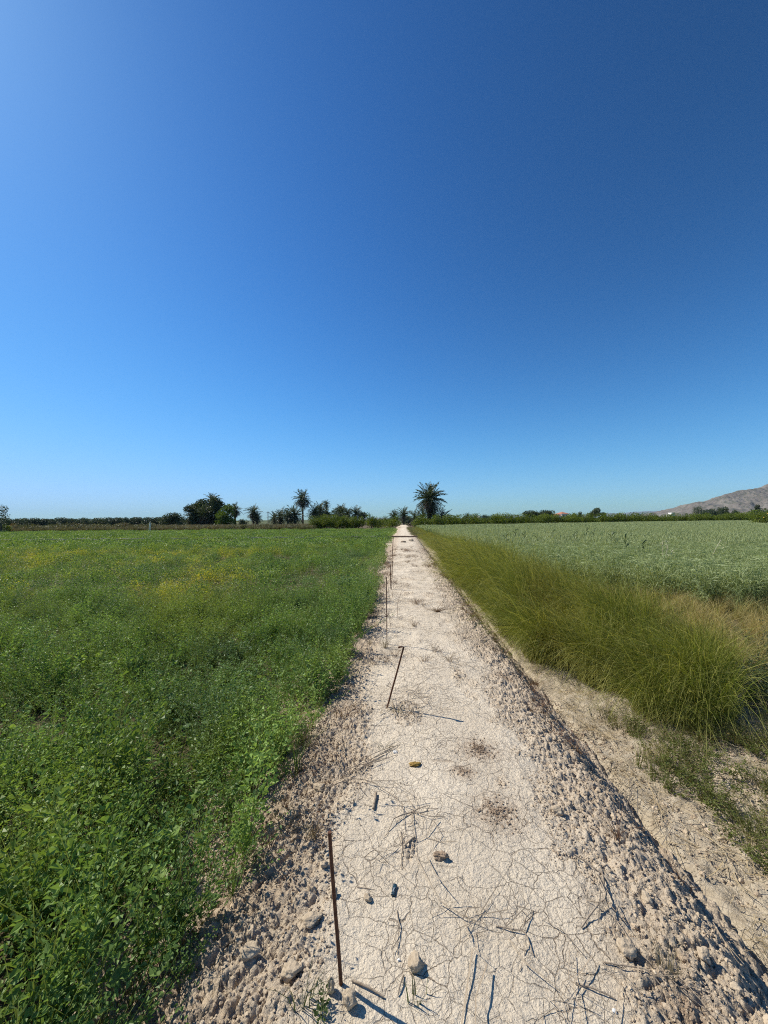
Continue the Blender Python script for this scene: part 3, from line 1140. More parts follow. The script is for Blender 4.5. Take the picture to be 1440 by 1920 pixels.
tag(o, "loose pale clods and crumbs of dry clay along both shoulders of the path", "clods", kind='stuff')

# brown crumbs in the ant-turned patches
G = []
for (px, py, r, n) in ((900, 1405, .13, 150), (930, 1522, .12, 160), (868, 1448, .07, 50), (1290, 1890, .08, 50)):
    c = on_path(px, py)
    an, rr = R.uniform(0, 6.28, n), r * np.abs(R.normal(0, .5, n))
    X, Y = c.x + rr * np.cos(an), c.y + rr * np.sin(an)
    sc = R.uniform(0.003, 0.010, n)
    for g in place(clods1, X, Y, path_top(X, Y) + .002, R, .003, .009):
        G.append(g)
o = scatter("brown_crumbs", G, M_CLOD_BROWN)
tag(o, "small patches of dark brown soil crumbs on the pale path", "crumbs", kind='stuff')

# dry weeds and stems along both shoulders (reddish, low)
M_RED = foliage_mat("red_dry_weed", (0.11, 0.055, 0.032), (0.24, 0.135, 0.075), other=(0.22, 0.18, 0.11), stem=(0.30, 0.20, 0.12), transl=0.2, patch_scale=3, patch_lo=.48, patch_hi=.6)
red_t = [tuft_grass(s, 26, 0.12, 0.0028, 1.6, 4) for s in (1, 2)] + [far_clump(s, 60, 0.09, 0.07, 0.012) for s in (3, 4)]


def red_keep(X, Y):
    s = X - PATH_SLOPE * Y
    n = fbm(X * 1.6, Y * 1.1, 191, 3)
    return (((s < -0.38) & (s > -1.0) & (n > 0.02)) | ((s > 1.0) & (s < 1.34) & (n > 0.05)) | ((np.abs(s) < 1.0) & (n > 0.27) & (Y > 4))) & (Y > 1.3)


X, Y = jitter_points(R, -1.1, 3, 0.9, 20, 60, red_keep)
o = scatter("dry_shoulder_weeds", place(red_t, X, Y, path_top(X, Y), R, 0.6, 1.3, 0.2), M_RED)
tag(o, "dead reddish brown weeds on the crumbling shoulders of the path", "weeds", kind='stuff')

# thin dry stems lying over the path
X, Y = jitter_points(R, -1, 3, 1.0, 22, 24, lambda X, Y: (X - PATH_SLOPE * Y > -0.9) & (X - PATH_SLOPE * Y < 1.3) & (fbm(X * 1.2, Y * .9, 201, 3) > np.interp(Y, [3, 6], [0.2, 0.0])))
o = scatter("dry_stem_litter", place([straw_tpl(s, 7) for s in (11, 12, 13)], X, Y, path_top(X, Y) + .004, R, 0.6, 1.5), foliage_mat("grey_stem", (0.20, 0.155, 0.11), (0.38, 0.31, 0.22), stem=(.33, .26, .18), transl=.05))
tag(o, "thin dry stems scattered over the path", "litter", kind='stuff')

# ------------------------------------------------------------------ trees
def frond(t, R, base, az, e0, droop, L, w, a, pairs=11, leaf_w=0.05):
    """an arching feather leaf: midrib and two ranks of leaflets"""
    k = pairs + 1
    tt = np.linspace(0, 1, k)
    ang = e0 - droop * tt ** 1.3
    st = L / (k - 1)
    hr = np.concatenate([[0], np.cumsum(np.cos(ang[:-1]) * st)])
    vr = np.concatenate([[0], np.cumsum(np.sin(ang[:-1]) * st)])
    h = np.array([math.cos(az), math.sin(az), 0])
    C = base + h * hr[:, None] + np.array([0, 0, 1.0]) * vr[:, None]
    side = np.array([-math.sin(az), math.cos(az), 0])
    blades(t, C[None], (0.05 * L * np.linspace(0.6, 0.12, k))[None], 1.0 if a < .5 else a, side=side[None])
    tan = h * np.cos(ang)[:, None] + np.array([0, 0, 1.0]) * np.sin(ang)[:, None]
    up = -h * np.sin(ang)[:, None] + np.array([0, 0, 1.0]) * np.cos(ang)[:, None]
    prof_ = np.sin(np.clip(tt * 0.9 + 0.12, 0, 1) * math.pi) ** 0.6
    for sg in (-1, 1):
        P = C[1:]
        D = tan[1:] * 0.75 + sg * side * 0.75 + up[1:] * 0.35 + R.normal(size=(k - 1, 3)) * 0.12
        LL = w * L * prof_[1:] * R.uniform(0.8, 1.15, k - 1)
        leaves(t, P, D, LL, np.full(k - 1, leaf_w * L), R, 0.1, a)


M_PALM = foliage_mat("palm_leaf", (0.038, 0.062, 0.028), (0.10, 0.135, 0.065), stem=(0.14, 0.14, 0.085), transl=0.2, rough=0.45, spec=0.4)
M_PALM_DEAD = foliage_mat("dead_frond", (0.075, 0.055, 0.040), (0.20, 0.155, 0.12), stem=(0.22, 0.17, 0.13), transl=0.15, rough=0.8, spec=0.1)


def palm(x, y, trunk_h, trunk_r, fl, n_live, n_dead, seed, label, group=None, e_lo=-0.5, droop=1.0, dead_lo=-1.35, wfr=0.25, name="palm_tree", base_z=-0.3):
    """fl = frond length, trunk_h = height of the crown's heart"""
    R = np.random.RandomState(seed)
    root = tag(empty(name, (x, y, base_z)), label, "palm tree", group)
    t = T()
    hs = np.linspace(-0.1, trunk_h, 9)
    lean = R.normal(0, 0.02, 2)
    tube(t, np.stack([lean[0] * hs, lean[1] * hs, hs], -1), trunk_r * (1.15 - 0.25 * hs / max(trunk_h, .1)) * (1 + 0.06 * np.cos(np.arange(9) * 3.1)), 9)
    link_mesh("trunk", mesh_from(t, "trunk", True), M_PALMTRUNK, root)
    top = np.array([lean[0] * trunk_h, lean[1] * trunk_h, trunk_h])
    t = T()
    for i in range(n_live):
        q = (i + 0.5) / n_live
        e0 = 1.45 + (e_lo - 1.45) * q ** 0.85 + R.normal(0, 0.13)
        frond(t, R, top + R.normal(size=3) * 0.05 * fl * np.array([1, 1, .6]), i * 2.39996 + R.normal(0, .2), e0, droop * R.uniform(0.7, 1.2) * (0.5 + 0.7 * q), fl * R.uniform(0.72, 1.08), wfr, 0.0, 15, 0.042)
    V, L, N, A = t.done()
    link_mesh("crown", make_mesh("crown", V, L, N, {'part': A, 'tint': np.repeat(R.uniform(0, 1, (len(V) + 3) // 4), 4)[:len(V)]}), M_PALM, root)
    if n_dead:
        t = T()
        for i in range(n_dead):
            q = (i + 0.5) / n_dead
            e0 = -0.25 + (dead_lo + 0.25) * q
            b = top - np.array([0, 0, 1]) * (0.05 + 0.10 * q) * fl
            frond(t, R, b, i * 2.39996, e0, 0.75, fl * R.uniform(0.6, 0.95), wfr * 0.8, 0.25, 11, 0.045)
        V, L, N, A = t.done()
        tag(link_mesh("dead_frond_skirt", make_mesh("dead_frond_skirt", V, L, N, {'part': A * 0 + .2, 'tint': np.repeat(R.uniform(0, 1, (len(V) + 3) // 4), 4)[:len(V)]}), M_PALM_DEAD, root), "hanging dead brown fronds")
    return root


def px_x(px, Y):
    return (px - 720) / 721 * Y


def hz(px):
    return 979 - 0.0076 * px


def height_at(px, py, Y):
    """height above the fields of something whose top is at this pixel"""
    return at_depth(px, py, Y).z + 0.3


# the large palm by the end of the path: thick skirt and suckers round its foot
Y0 = 92
palm(px_x(804, Y0), Y0, height_at(804, 936, Y0), 0.45, 4.6, 96, 130, 3, "largest palm with a thick skirt of dead fronds, right of the path's end",
     e_lo=-0.45, droop=0.8, dead_lo=-1.5, wfr=0.22)
for i, (px, py, fl) in enumerate(((830, 960, 2.6), (779, 962, 2.3), (815, 964, 2.2), (793, 958, 2.2))):
    palm(px_x(px, Y0 - 1.5), Y0 - 1.5 - i * .2, height_at(px, py, Y0) * 0.58, 0.2, fl * 1.2, 40, 30, 20 + i, "low sucker palm crowding the foot of the largest palm", "sucker palms round the largest palm", e_lo=-0.6, droop=1.0)

tall = [  # px, py of the heart, depth, frond length, live, dead, label
    (568, 936, 112, 3.3, 66, 80, "tall palm with a bare dark trunk and drooping skirt, left of the path"),
    (612, 946, 150, 2.3, 48, 26, "slim small-headed palm standing right of the tall palm"),
    (475, 961, 104, 2.6, 56, 80, "short palm with a ball of drooping fronds standing alone in a gap"),
    (441, 956, 108, 2.5, 56, 80, "palm with a ball-shaped skirt just right of the light green tree"),
    (398, 940, 104, 3.0, 60, 60, "palm rising out of the dark tree clump, feathery head on top"),
]
for i, (px, py, Y, fl, nl, nd, lab) in enumerate(tall):
    palm(px_x(px, Y), Y, height_at(px, py, Y), 0.24 if i != 1 else 0.17, fl, nl, nd, 40 + i, lab, e_lo=-0.75, droop=1.15, dead_lo=-1.5)
lowp = [(553, 966, 106, 2.7, "bushy trunkless palm at the foot of the tall palm"), (541, 968, 104, 2.1, "small trunkless palm left of the bushy palm below the tall palm"),
        (527, 969, 106, 2.3, "low round palm in the scrub left of the tall palm"), (515, 972, 108, 1.9, "smallest low palm by the thin utility pole"),
        (590, 964, 110, 2.6, "wide low palm in front of the slim small-headed palm"), (601, 958, 118, 2.5, "dark full-headed palm just left of the slim palm"),
        (640, 962, 120, 2.6, "feathery grey green palm behind the left citrus row"), (651, 964, 116, 2.2, "dense low palm beside the feathery grey green palm"),
        (668, 962, 116, 2.2, "low palm at the right end of the palm group left of the path"),
        (757, 965, 104, 2.1, "small fountain-shaped palm just left of the largest palm"), (738, 968, 106, 1.8, "smaller palm above the citrus bush left of the path end"),
        (876, 969, 110, 1.2, "tiny palm poking above the right citrus row"),
        (386, 966, 100, 2.9, "shaggy palm with grey dead fronds at the foot of the dark tree clump"),
        (366, 968, 101, 2.6, "second shaggy palm low in the left of the dark tree clump"),
        (482, 972, 103, 1.6, "small palm sucker right of the short lone palm")]
for i, (px, py, Y, fl, lab) in enumerate(lowp):
    palm(px_x(px, Y), Y, max(0.5, height_at(px, py, Y)), 0.22, fl * 1.25, 60, 24 if i not in (12, 13) else 80, 60 + i, lab, e_lo=-0.95, droop=0.95, dead_lo=-1.3, name="palm_tree")


def tree_mesh(seed, h, r, trunk_h, lobes, n, leaf, top_flat=0.0, low=0.2, shape='round'):
    """trunk with limbs, and a crown of leaf sprays gathered in uneven lobes"""
    R = np.random.RandomState(seed)
    tt = T()
    zs = np.linspace(-0.1, trunk_h + 0.35 * (h - trunk_h), 6)
    wob = R.normal(0, 0.03 * h, (6, 2)) * np.linspace(0, 1, 6)[:, None]
    tr = max(0.05, 0.035 * h)
    tube(tt, np.stack([wob[:, 0], wob[:, 1], zs], -1), tr * np.linspace(1.2, 0.5, 6), 7)
    C, RR = [], []
    for i in range(lobes):
        az = i * 2.39996 + R.normal(0, .3)
        if shape == 'column':
            z = trunk_h + (h - trunk_h) * (i + 0.4) / lobes
            rr = r * (0.35 + 0.65 * math.sin(math.pi * min(1, 0.15 + 0.8 * (1 - i / lobes))))
            c = np.array([R.normal(0, .1 * r), R.normal(0, .1 * r), z])
            C.append(c); RR.append(np.array([rr, rr, (h - trunk_h) / lobes * 0.8]))
        else:
            q = R.uniform(0, 1)
            z = trunk_h + (h - trunk_h) * (low + (0.86 - low) * q)
            rad = r * (0.68 - 0.40 * q * (1 - top_flat)) * R.uniform(0.35, 1.0)
            c = np.array([math.cos(az) * rad, math.sin(az) * rad, z])
            s = R.uniform(0.32, 0.5) * min(r, (h - trunk_h) * 0.75)
            C.append(c); RR.append(np.array([s, s, s * 0.8]))
            b0 = np.array([wob[3, 0], wob[3, 1], zs[3] * 0.9])
            tube(tt, np.stack([b0, b0 * .5 + c * .5 + [0, 0, -.03 * h], c]), [tr * .5, tr * .35, tr * .12], 5)
    C, RR = np.array(C), np.array(RR)
    pick = R.choice(lobes, n, p=(RR[:, 0] ** 2) / np.sum(RR[:, 0] ** 2))
    d = unit(R.normal(size=(n, 3)))
    P = C[pick] + d * RR[pick] * (R.uniform(0.25, 1.08, n) ** 0.6)[:, None]
    P[:, 2] = np.clip(P[:, 2], 0.08, h)
    t = T()
    D = d * 0.8 + R.normal(size=(n, 3)) * 0.7
    LL = leaf * R.uniform(0.6, 1.3, n)
    leaves(t, P, D, LL, LL * 0.62, R, 0.25, face=0.45)
    V, L, N, A = t.done()
    crown = make_mesh("crown", V, L, N, {'part': A, 'tint': np.repeat(np.clip(0.5 + 0.25 * R.normal(size=lobes)[pick] + R.normal(0, .18, n), 0, 1), 4)})
    return mesh_from(tt, "trunk", True), crown


def tree(name, meshes, x, y, z, mat, label, cat="tree", group=None, rz=0, sc=1.0):
    root = tag(empty(name, (x, y, z), rz), label, cat, group)
    root.scale = (sc, sc, sc) if np.isscalar(sc) else sc
    link_mesh("trunk", meshes[0], M_BARK, root)
    link_mesh("crown", meshes[1], mat, root)
    return root


M_DARKTREE = foliage_mat("dark_tree_leaf", (0.042, 0.066, 0.03), (0.12, 0.15, 0.065), transl=0.2, rough=0.5)
M_LIGHTTREE = foliage_mat("light_tree_leaf", (0.07, 0.12, 0.018), (0.17, 0.25, 0.04), transl=0.35, rough=0.5)
M_CITRUS = foliage_mat("citrus_leaf", (0.075, 0.12, 0.014), (0.26, 0.30, 0.03), transl=0.3, rough=0.5, spec=0.25)
M_SCRUB = foliage_mat("scrub_leaf", (0.10, 0.11, 0.04), (0.21, 0.20, 0.08), other=(0.20, 0.14, 0.07), stem=(.2, .16, .1), transl=0.25, patch_scale=0.2, patch_lo=.5, patch_hi=.62)
M_GREYTREE = foliage_mat("far_orchard_leaf", (0.045, 0.07, 0.034), (0.10, 0.13, 0.065), transl=0.2)

# citrus orchard: rows right of the path and a short row left of it
cit = [tree_mesh(s, 2.75, 1.75, 0.15, 18, 2000, 0.20, 0.6, 0.02) for s in (1, 2, 3, 4)]
proto = None
spots = []
px0 = 771
X = 6.2
while X < 118:
    Yf = float(oat_far(X)) + 2.2
    spots.append((X, Yf + R.normal(0, .25)))
    X += R.uniform(2.1, 2.7)
protos = []
for row in range(2):
    for i, (x, y) in enumerate(spots):
        if row and (i % 2 or x < 9):
            continue
        k = R.randint(0, 4)
        xx, yy = x + row * R.uniform(.6, 1.8), y + row * 3.4
        if len(protos) <= k or True:
            sc = (R.uniform(0.92, 1.15), R.uniform(0.92, 1.1), R.uniform(0.84, 1.08))
        c = tree("citrus_tree", cit[k], xx, yy, -0.3, M_CITRUS, "dense green citrus tree in the long orchard row beyond the oats", "citrus tree", "citrus trees in the orchard row beyond the oats", R.uniform(0, 6.28), sc)
for (px, Y, sc) in ((590, 77, .95), (601, 78, 1.0), (613, 77, .95), (625, 78, 1.05), (636, 77, .95), (650, 78, .95), (661, 77, .9), (672, 78, .9), (605, 82, 1.1), (632, 82, 1.1), (655, 83, 1.0)):
    tree("citrus_tree", cit[R.randint(0, 4)], px_x(px, Y), Y, -0.3, M_CITRUS, "rounded citrus tree in the short row left of the path", "citrus tree", "citrus trees in the short row left of the path", R.uniform(0, 6.28), sc)
for (px, Y, sc, lab) in ((697, 76, (1.05, 1.05, 1.15), "pointed citrus bush standing apart left of the path"), (710, 82, (.8, .8, .85), "small citrus bush half hidden by the pointed one"), (736, 72, (1.15, 1.1, .95), "broad dark citrus bush close to the left side of the path"),
                         (722, 90, (1, 1, .95), "dim citrus bush in the gap left of the path's end")):
    tree("citrus_tree", cit[R.randint(0, 4)], px_x(px, Y), Y, -0.3, M_CITRUS, lab, "citrus tree", None, R.uniform(0, 6.28), sc)
# the near citrus bush at the right edge, with fruit
big = tree_mesh(9, 3.2, 2.4, 0.2, 16, 3200, 0.17, 0.4, 0.03)
Yb = 58
tr = tree("citrus_tree", big, px_x(1432, Yb), Yb, -0.3, M_CITRUS, "large nearest citrus tree with yellow fruit at the right edge of the oats", "citrus tree")
M_FRUIT = plain_mat("lemon_skin", (0.62, 0.36, 0.04), (0.75, 0.50, 0.08), 20, 0.5, 0.4)
fv, ff = ico(2)
for i in range(9):
    t = T().add(fv * [0.07, 0.07, 0.085], ff)
    fr = link_mesh("fruit", mesh_from(t, "fruit", True), M_FRUIT, tr)
    a = R.uniform(-2.6, -0.6)
    fr.location = (1.75 * math.cos(a), 1.75 * math.sin(a), R.uniform(1.5, 2.7))

# broadleaf and other trees near the palms
specs = [  # px, top py, depth, radius m, lobes, leaves, leaf, mat, label, trunk
    (377, 931, 103, 2.9, 15, 3400, 0.36, M_DARKTREE, "tall dark tree with an open top in the big clump on the left", 1.2),
    (405, 933, 102, 2.6, 13, 2600, 0.36, M_DARKTREE, "dark tree forming the right half of the big clump", 1.2),
    (361, 944, 101, 2.3, 11, 2200, 0.34, M_DARKTREE, "lower dark tree at the left side of the big clump", 0.6),
    (425, 946, 98, 2.5, 12, 2200, 0.32, M_LIGHTTREE, "light green leafy tree beside the big dark clump", 0.4),
    (322, 963, 96, 2.3, 9, 1300, 0.30, M_DARKTREE, "low dark tree left of the big clump", 0.3),
    (312, 969, 98, 1.9, 8, 900, 0.30, M_DARKTREE, "small dark bush-like tree at the end of the far tree line", 0.2),
    (455, 973, 92, 1.3, 7, 700, 0.22, M_GREYTREE, "small grey green shrub-like tree between two round palms", 0.2),
    (607, 950, 122, 2.6, 10, 1700, 0.34, M_DARKTREE, "dark round tree behind the palms left of the citrus row", 0.8),
    (634, 950, 128, 2.5, 10, 1600, 0.34, M_GREYTREE, "grey green tree with an uneven top behind the feathery palm", 0.8),
    (680, 960, 120, 1.9, 8, 900, 0.3, M_GREYTREE, "small grey green tree at the right end of the palm group", 0.5),
    (767, 968, 112, 2.6, 9, 900, 0.3, M_GREYTREE, "low dark tree behind the fountain-shaped palm", 0.3),
    (872, 966, 130, 1.2, 6, 500, 0.28, M_DARKTREE, "little dark tree behind the tiny palm", 0.4),
    (890, 965, 132, 1.7, 7, 700, 0.28, M_DARKTREE, "round dark tree left of the pale low shed", 0.4),
    (911, 966, 150, 1.6, 7, 700, 0.28, M_DARKTREE, "round dark tree in front of the pale low shed", 0.4),
    (987, 958, 160, 2.7, 9, 1000, 0.42, M_DARKTREE, "first and leftmost of the dark trees beside the villa", 0.5),
    (1001, 958, 162, 3.0, 9, 1000, 0.42, M_DARKTREE, "second from the left of the dark trees beside the villa", 0.5),
    (1017, 958, 160, 2.8, 9, 1000, 0.42, M_DARKTREE, "third from the left of the dark trees beside the villa", 0.5),
    (1029, 958, 158, 2.6, 9, 1000, 0.42, M_DARKTREE, "dark tree touching the left end of the villa", 0.5),
    (1073, 961, 170, 2.0, 8, 700, 0.42, M_DARKTREE, "spiky dark tree at the right end of the villa", 0.5),
    (1117, 953, 190, 2.3, 8, 900, 0.5, M_DARKTREE, "lone umbrella pine with a round crown on a bare trunk", 2.9),
    (1129, 960, 190, 1.8, 7, 500, 0.45, M_DARKTREE, "low dark tree right beside the umbrella pine", 0.4),
    (1108, 962, 192, 2.2, 7, 500, 0.45, M_DARKTREE, "low dark bushy tree left of the umbrella pine", 0.3),
    (1321, 956, 200, 3.2, 8, 900, 0.5, M_GREYTREE, "grey green bushy tree between the cypresses and round trees", 0.4),
    (1339, 953, 210, 3.1, 9, 1000, 0.5, M_DARKTREE, "wide round dark tree below the mountain", 0.8),
    (1357, 951, 210, 2.5, 9, 1000, 0.5, M_DARKTREE, "tall round dark tree right of the wide one below the mountain", 0.8),
    (1379, 957, 230, 2.6, 7, 500, 0.5, M_DARKTREE, "flat low dark tree alone on the foot of the mountain", 0.5),
    (1420, 951, 120, 3.4, 9, 1200, 0.36, M_GREYTREE, "grey green tree behind the large citrus tree", 0.4),
]
for i, (px, py, Y, r, lb, n, lf, mat, lab, th) in enumerate(specs):
    h = height_at(px, py, Y)
    tree("tree" if "pine" not in lab else "pine_tree", tree_mesh(200 + i, h, r * 1.12, min(th, h * .55), lb + 4, int(n * 1.4), lf * 1.2, 0.4, 0.08), px_x(px, Y), Y, -0.3, mat, lab)
for px, py, Y, r, lab in ((1305, 951, 205, 1.6, "shorter thick cypress below the rocky knoll"), (1312, 949, 206, 1.3, "taller slim cypress below the rocky knoll"), (1351, 951, 204, 1.5, "dark cypress standing between two round trees"),
                          (1363, 957, 206, 0.9, "tiny cypress right of the tall round tree"), (1088, 960, 180, 0.9, "single small cypress right of the villa"), (1420, 947, 122, .6, "thin cypress tip above the large citrus tree"), (1, 947, 60, 1.05, "dark cypress cut by the left edge of the picture")):
    h = height_at(px, py, Y)
    tree("cypress_tree", tree_mesh(int(300 + px), h, r, 0.2, 10, 1100, 0.32 if Y > 100 else .2, shape='column'), px_x(px, Y), Y, -0.3, M_DARKTREE, lab, "cypress")
tree("shrub", tree_mesh(77, 1.6, 1.1, .1, 7, 700, .16), px_x(9, 61), 61, -.3, M_CITRUS, "green shrub beside the cypress at the left edge", "shrub")

# far-off tree line left, one tree after another
far_tr = [tree_mesh(400 + s, 3.6, 2.5, 0.2, 12, 700, 0.45, 0.6, 0.02) for s in range(4)]
px = 6.0
while px < 345:
    Y = 148 + R.uniform(-5, 5)
    tp = 973 - 3.5 * (px / 330) + R.normal(0, .9)
    h = height_at(px, tp, Y)
    tree("orchard_tree", far_tr[R.randint(0, 4)], px_x(px, Y), Y, -0.3, M_GREYTREE, "dark orchard tree in the far tree line along the left horizon", "tree", "orchard trees in the far tree line on the left", R.uniform(0, 6.28), (R.uniform(.85, 1.15), 1, h / 3.6))
    px += R.uniform(7.0, 9.5)

# shrubs along the far edge of the left field
shr = [tree_mesh(500 + s, 1.5, 1.3, 0.08, 8, 520, 0.17, 0.5, 0.03) for s in range(3)]
px = 20.0
while px < 590:
    Y = 67 + R.uniform(-3, 6)
    h = (1.45 if px < 300 else 1.0) * R.uniform(0.65, 1.12)
    lab = "brownish scrub bush along the far edge of the left field"
    tree("scrub_bush", shr[R.randint(0, 3)], px_x(px, Y), Y, -0.3, M_SCRUB, lab, "bush", "scrub bushes along the far edge of the left field", R.uniform(0, 6.28), (R.uniform(.9, 1.5), 1, h / 1.5))
    px += R.uniform(9, 15)
# rough dry grass among them
X, Y = jitter_points(R, -80, -8, 61.5, 90, 1.8, lambda X, Y: (X / Y < (585 - 720) / 721) & wedge(X, Y, 3))
rg = [tuft_grass(s, 40, 0.75, 0.05, 0.6, 4) for s in (91, 92)]
o = scatter("rough_grass", place(rg, X, Y, np.full(len(X), -.3), R, .7, 1.4, .1), M_SCRUB)
tag(o, "rough brownish grass strip behind the left field", "grass", kind='stuff')
# low growth on the verge of the path beyond the beam
X, Y = jitter_points(R, 0, 8, 36, 66, 10, lambda X, Y: ((X - PATH_SLOPE * Y > 0.75) & (X - PATH_SLOPE * Y < 2.2)))
o = scatter("verge_weeds", place([far_clump(s, 50, .3, .35, .06) for s in (95, 96)], X, Y, np.full(len(X), -.2), R, .7, 1.2), M_SCRUB)
tag(o, "dry weeds on the right verge of the distant path", "weeds", kind='stuff')

# ------------------------------------------------------------------ buildings and poles
M_WALL = plain_mat("white_render", (0.70, 0.66, 0.60), (0.80, 0.77, 0.71), 0.8, 0.9, 0.2, 0.2, 6)
M_TILE = plain_mat("roof_tile", (0.30, 0.13, 0.085), (0.40, 0.19, 0.12), 2, 0.9, 0.2, 0.4, 5)
M_PALE = plain_mat("pale_sheet", (0.55, 0.55, 0.53), (0.68, 0.68, 0.66), 1, 0.6, 0.4)
M_GLASS = plain_mat("dark_window", (0.03, 0.035, 0.04), (0.05, 0.055, 0.06), 2, 0.2, 0.5)
M_WOODBR = plain_mat("brown_shutter", (0.13, 0.07, 0.04), (0.2, 0.11, 0.06), 4, 0.7, 0.2)


def hip_roof(t, x0, x1, y0, y1, z, h, o=0.4):
    x0, x1, y0, y1 = x0 - o, x1 + o, y0 - o, y1 + o
    ins = min(x1 - x0, y1 - y0) / 2
    ym = (y0 + y1) / 2
    V = [[x0, y0, z], [x1, y0, z], [x1, y1, z], [x0, y1, z], [x0 + ins, ym, z + h], [x1 - ins, ym, z + h], [x0, y0, z - .15], [x1, y0, z - .15], [x1, y1, z - .15], [x0, y1, z - .15]]
    t.add(V, [[0, 1, 5, 4], [2, 3, 4, 5], [0, 6, 7, 1], [1, 7, 8, 2], [2, 8, 9, 3], [3, 9, 6, 0], [9, 8, 7, 6]])
    t.add(V, [[1, 2, 5], [3, 0, 4]])


def building(name, x, y, blocks, label, cat, wins, door=None, roof='hip', roof_mat=None):
    root = tag(empty(name, (x, y, -0.3)), label, cat)
    for (x0, x1, y0, y1, h, rh) in blocks:
        link_mesh("wall", mesh_from(box(T(), x0, x1, y0, y1, -0.2, h), "wall"), M_WALL, root)
        t = T()
        if roof == 'hip':
            hip_roof(t, x0, x1, y0, y1, h + .15, rh)
        else:
            box(t, x0 - .15, x1 + .15, y0 - .15, y1 + .15, h + .002, h + rh)
        link_mesh("roof", mesh_from(t, "roof"), roof_mat or M_TILE, root)
    for (wx, wz, w, h, y0) in wins:
        f = link_mesh("window", mesh_from(box(T(), wx - w / 2, wx + w / 2, y0 - .06, y0 + .05, wz, wz + h), "window"), M_WOODBR, root)
        link_mesh("pane", mesh_from(box(T(), wx - w / 2 + .1, wx + w / 2 - .1, y0 - .075, y0 - .055, wz + .1, wz + h - .1), "pane"), M_GLASS, f)
    if door:
        wx, w, h, y0 = door
        link_mesh("door", mesh_from(box(T(), wx - w / 2, wx + w / 2, y0 - .05, y0 + .05, 0, h), "door"), M_WOODBR, root)
    return root


Y = 215
building("villa", px_x(1050, Y), Y, [(-4.6, 0.6, 0, 7, 3.0, 0.9), (0.75, 4.4, -0.8, 7.2, 3.9, 1.2)], "white villa with low red tiled roofs behind the orchard", "house",
         [(-3.6, 1.2, 1.1, 1.3, 0), (-1.4, 1.2, 1.1, 1.3, 0), (1.7, 2.2, .9, 1.1, -.8), (3.4, 2.2, .9, 1.1, -.8), (1.7, .8, .9, 1.1, -.8)], (-2.5, 1.0, 2.1, 0))
Y = 270
building("shed", px_x(922, Y), Y, [(-8.5, 8.5, 0, 9, 3.2, 0.35)], "long low pale shed just right of the largest palm, behind the orchard", "shed",
         [(-6, 1.3, 2.0, 1.0, 0), (-2, 1.3, 2.0, 1.0, 0), (2, 1.3, 2.0, 1.0, 0)], (5.5, 3, 2.6, 0), 'flat', M_PALE)
Y = 620
building("block_house", px_x(1262, Y), Y, [(-5.5, -1.3, 0, 8, 5.6, .3), (-1.2, 3.6, .6, 9, 8.6, .3)], "white flat-roofed house at the foot of the mountain's left end", "house",
         [(-3.4, 3.2, 1.2, 1.3, 0), (0.2, 5.6, 1.2, 1.3, .6), (2.2, 5.6, 1.2, 1.3, .6), (0.2, 2.6, 1.2, 1.3, .6)], (2.3, 1.1, 2.2, .6), 'flat', M_PALE)
building("small_house", px_x(1231, 640), 640, [(-3, 3, 0, 6, 4.2, .3)], "tiny white house left of the white flat-roofed house", "house", [(-1.2, 1.4, 1.2, 1.3, 0), (1.2, 1.4, 1.2, 1.3, 0)], (0, 1, 2.1, 0), 'flat', M_PALE)

Yp_ = 100
x = px_x(502.5, Yp_)
h = height_at(502.5, 959, Yp_)
pole = tag(empty("utility_pole", (x, Yp_, -.3)), "thin grey utility pole between the lone palm and the tall palm", "utility pole")
link_mesh("shaft", mesh_from(tube(T(), [[0, 0, -.2], [0, 0, h / 2], [0, 0, h]], [.12, .10, .085], 8), "shaft", True), M_TWIG, pole)
link_mesh("crossarm", mesh_from(box(T(), -.35, .35, -.06, .06, h - .35, h - .25), "crossarm"), M_TWIG, pole)
for sx in (-.28, .28):
    link_mesh("insulator", mesh_from(tube(T(), [[sx, 0, h - .25], [sx, 0, h - .12]], .04, 6), "insulator", True), M_PALE, pole)

# weathered beam across the path and the pale irrigation pipe across the left field
M_BEAM = plain_mat("weathered_beam", (0.17, 0.105, 0.075), (0.30, 0.21, 0.15), 4, 0.9, 0.1, 0.7, 30)
a, b = at_depth(722, 1005.5, 31.5), at_depth(783, 1004.5, 31.5)
t = T()
n = 10
pts = np.stack([np.linspace(a.x, b.x, n), np.linspace(a.y, b.y, n), np.full(n, .07) + R.normal(0, .008, n)], -1)
tube(t, pts, .062 * (1 + R.normal(0, .05, n)), 8)
o = link_mesh("beam", mesh_from(t, "beam", True), M_BEAM)
tag(o, "weathered brown wooden beam lying across the path", "beam")
a, b = at_depth(-60, 1016, 32), at_depth(712, 1006.5, 33)
M_PIPE = plain_mat("pale_pipe", (0.22, 0.20, 0.155), (0.36, 0.33, 0.27), 3, 0.7, 0.3)
n = 60
pts = np.stack([np.linspace(a.x, b.x, n), np.linspace(a.y, b.y, n), np.full(n, .015) + R.normal(0, .03, n)], -1)
o = link_mesh("irrigation_pipe", mesh_from(tube(T(), pts, .028, 7), "irrigation_pipe", True), M_PIPE)
tag(o, "thin pale irrigation pipe lying straight across the left field", "pipe")

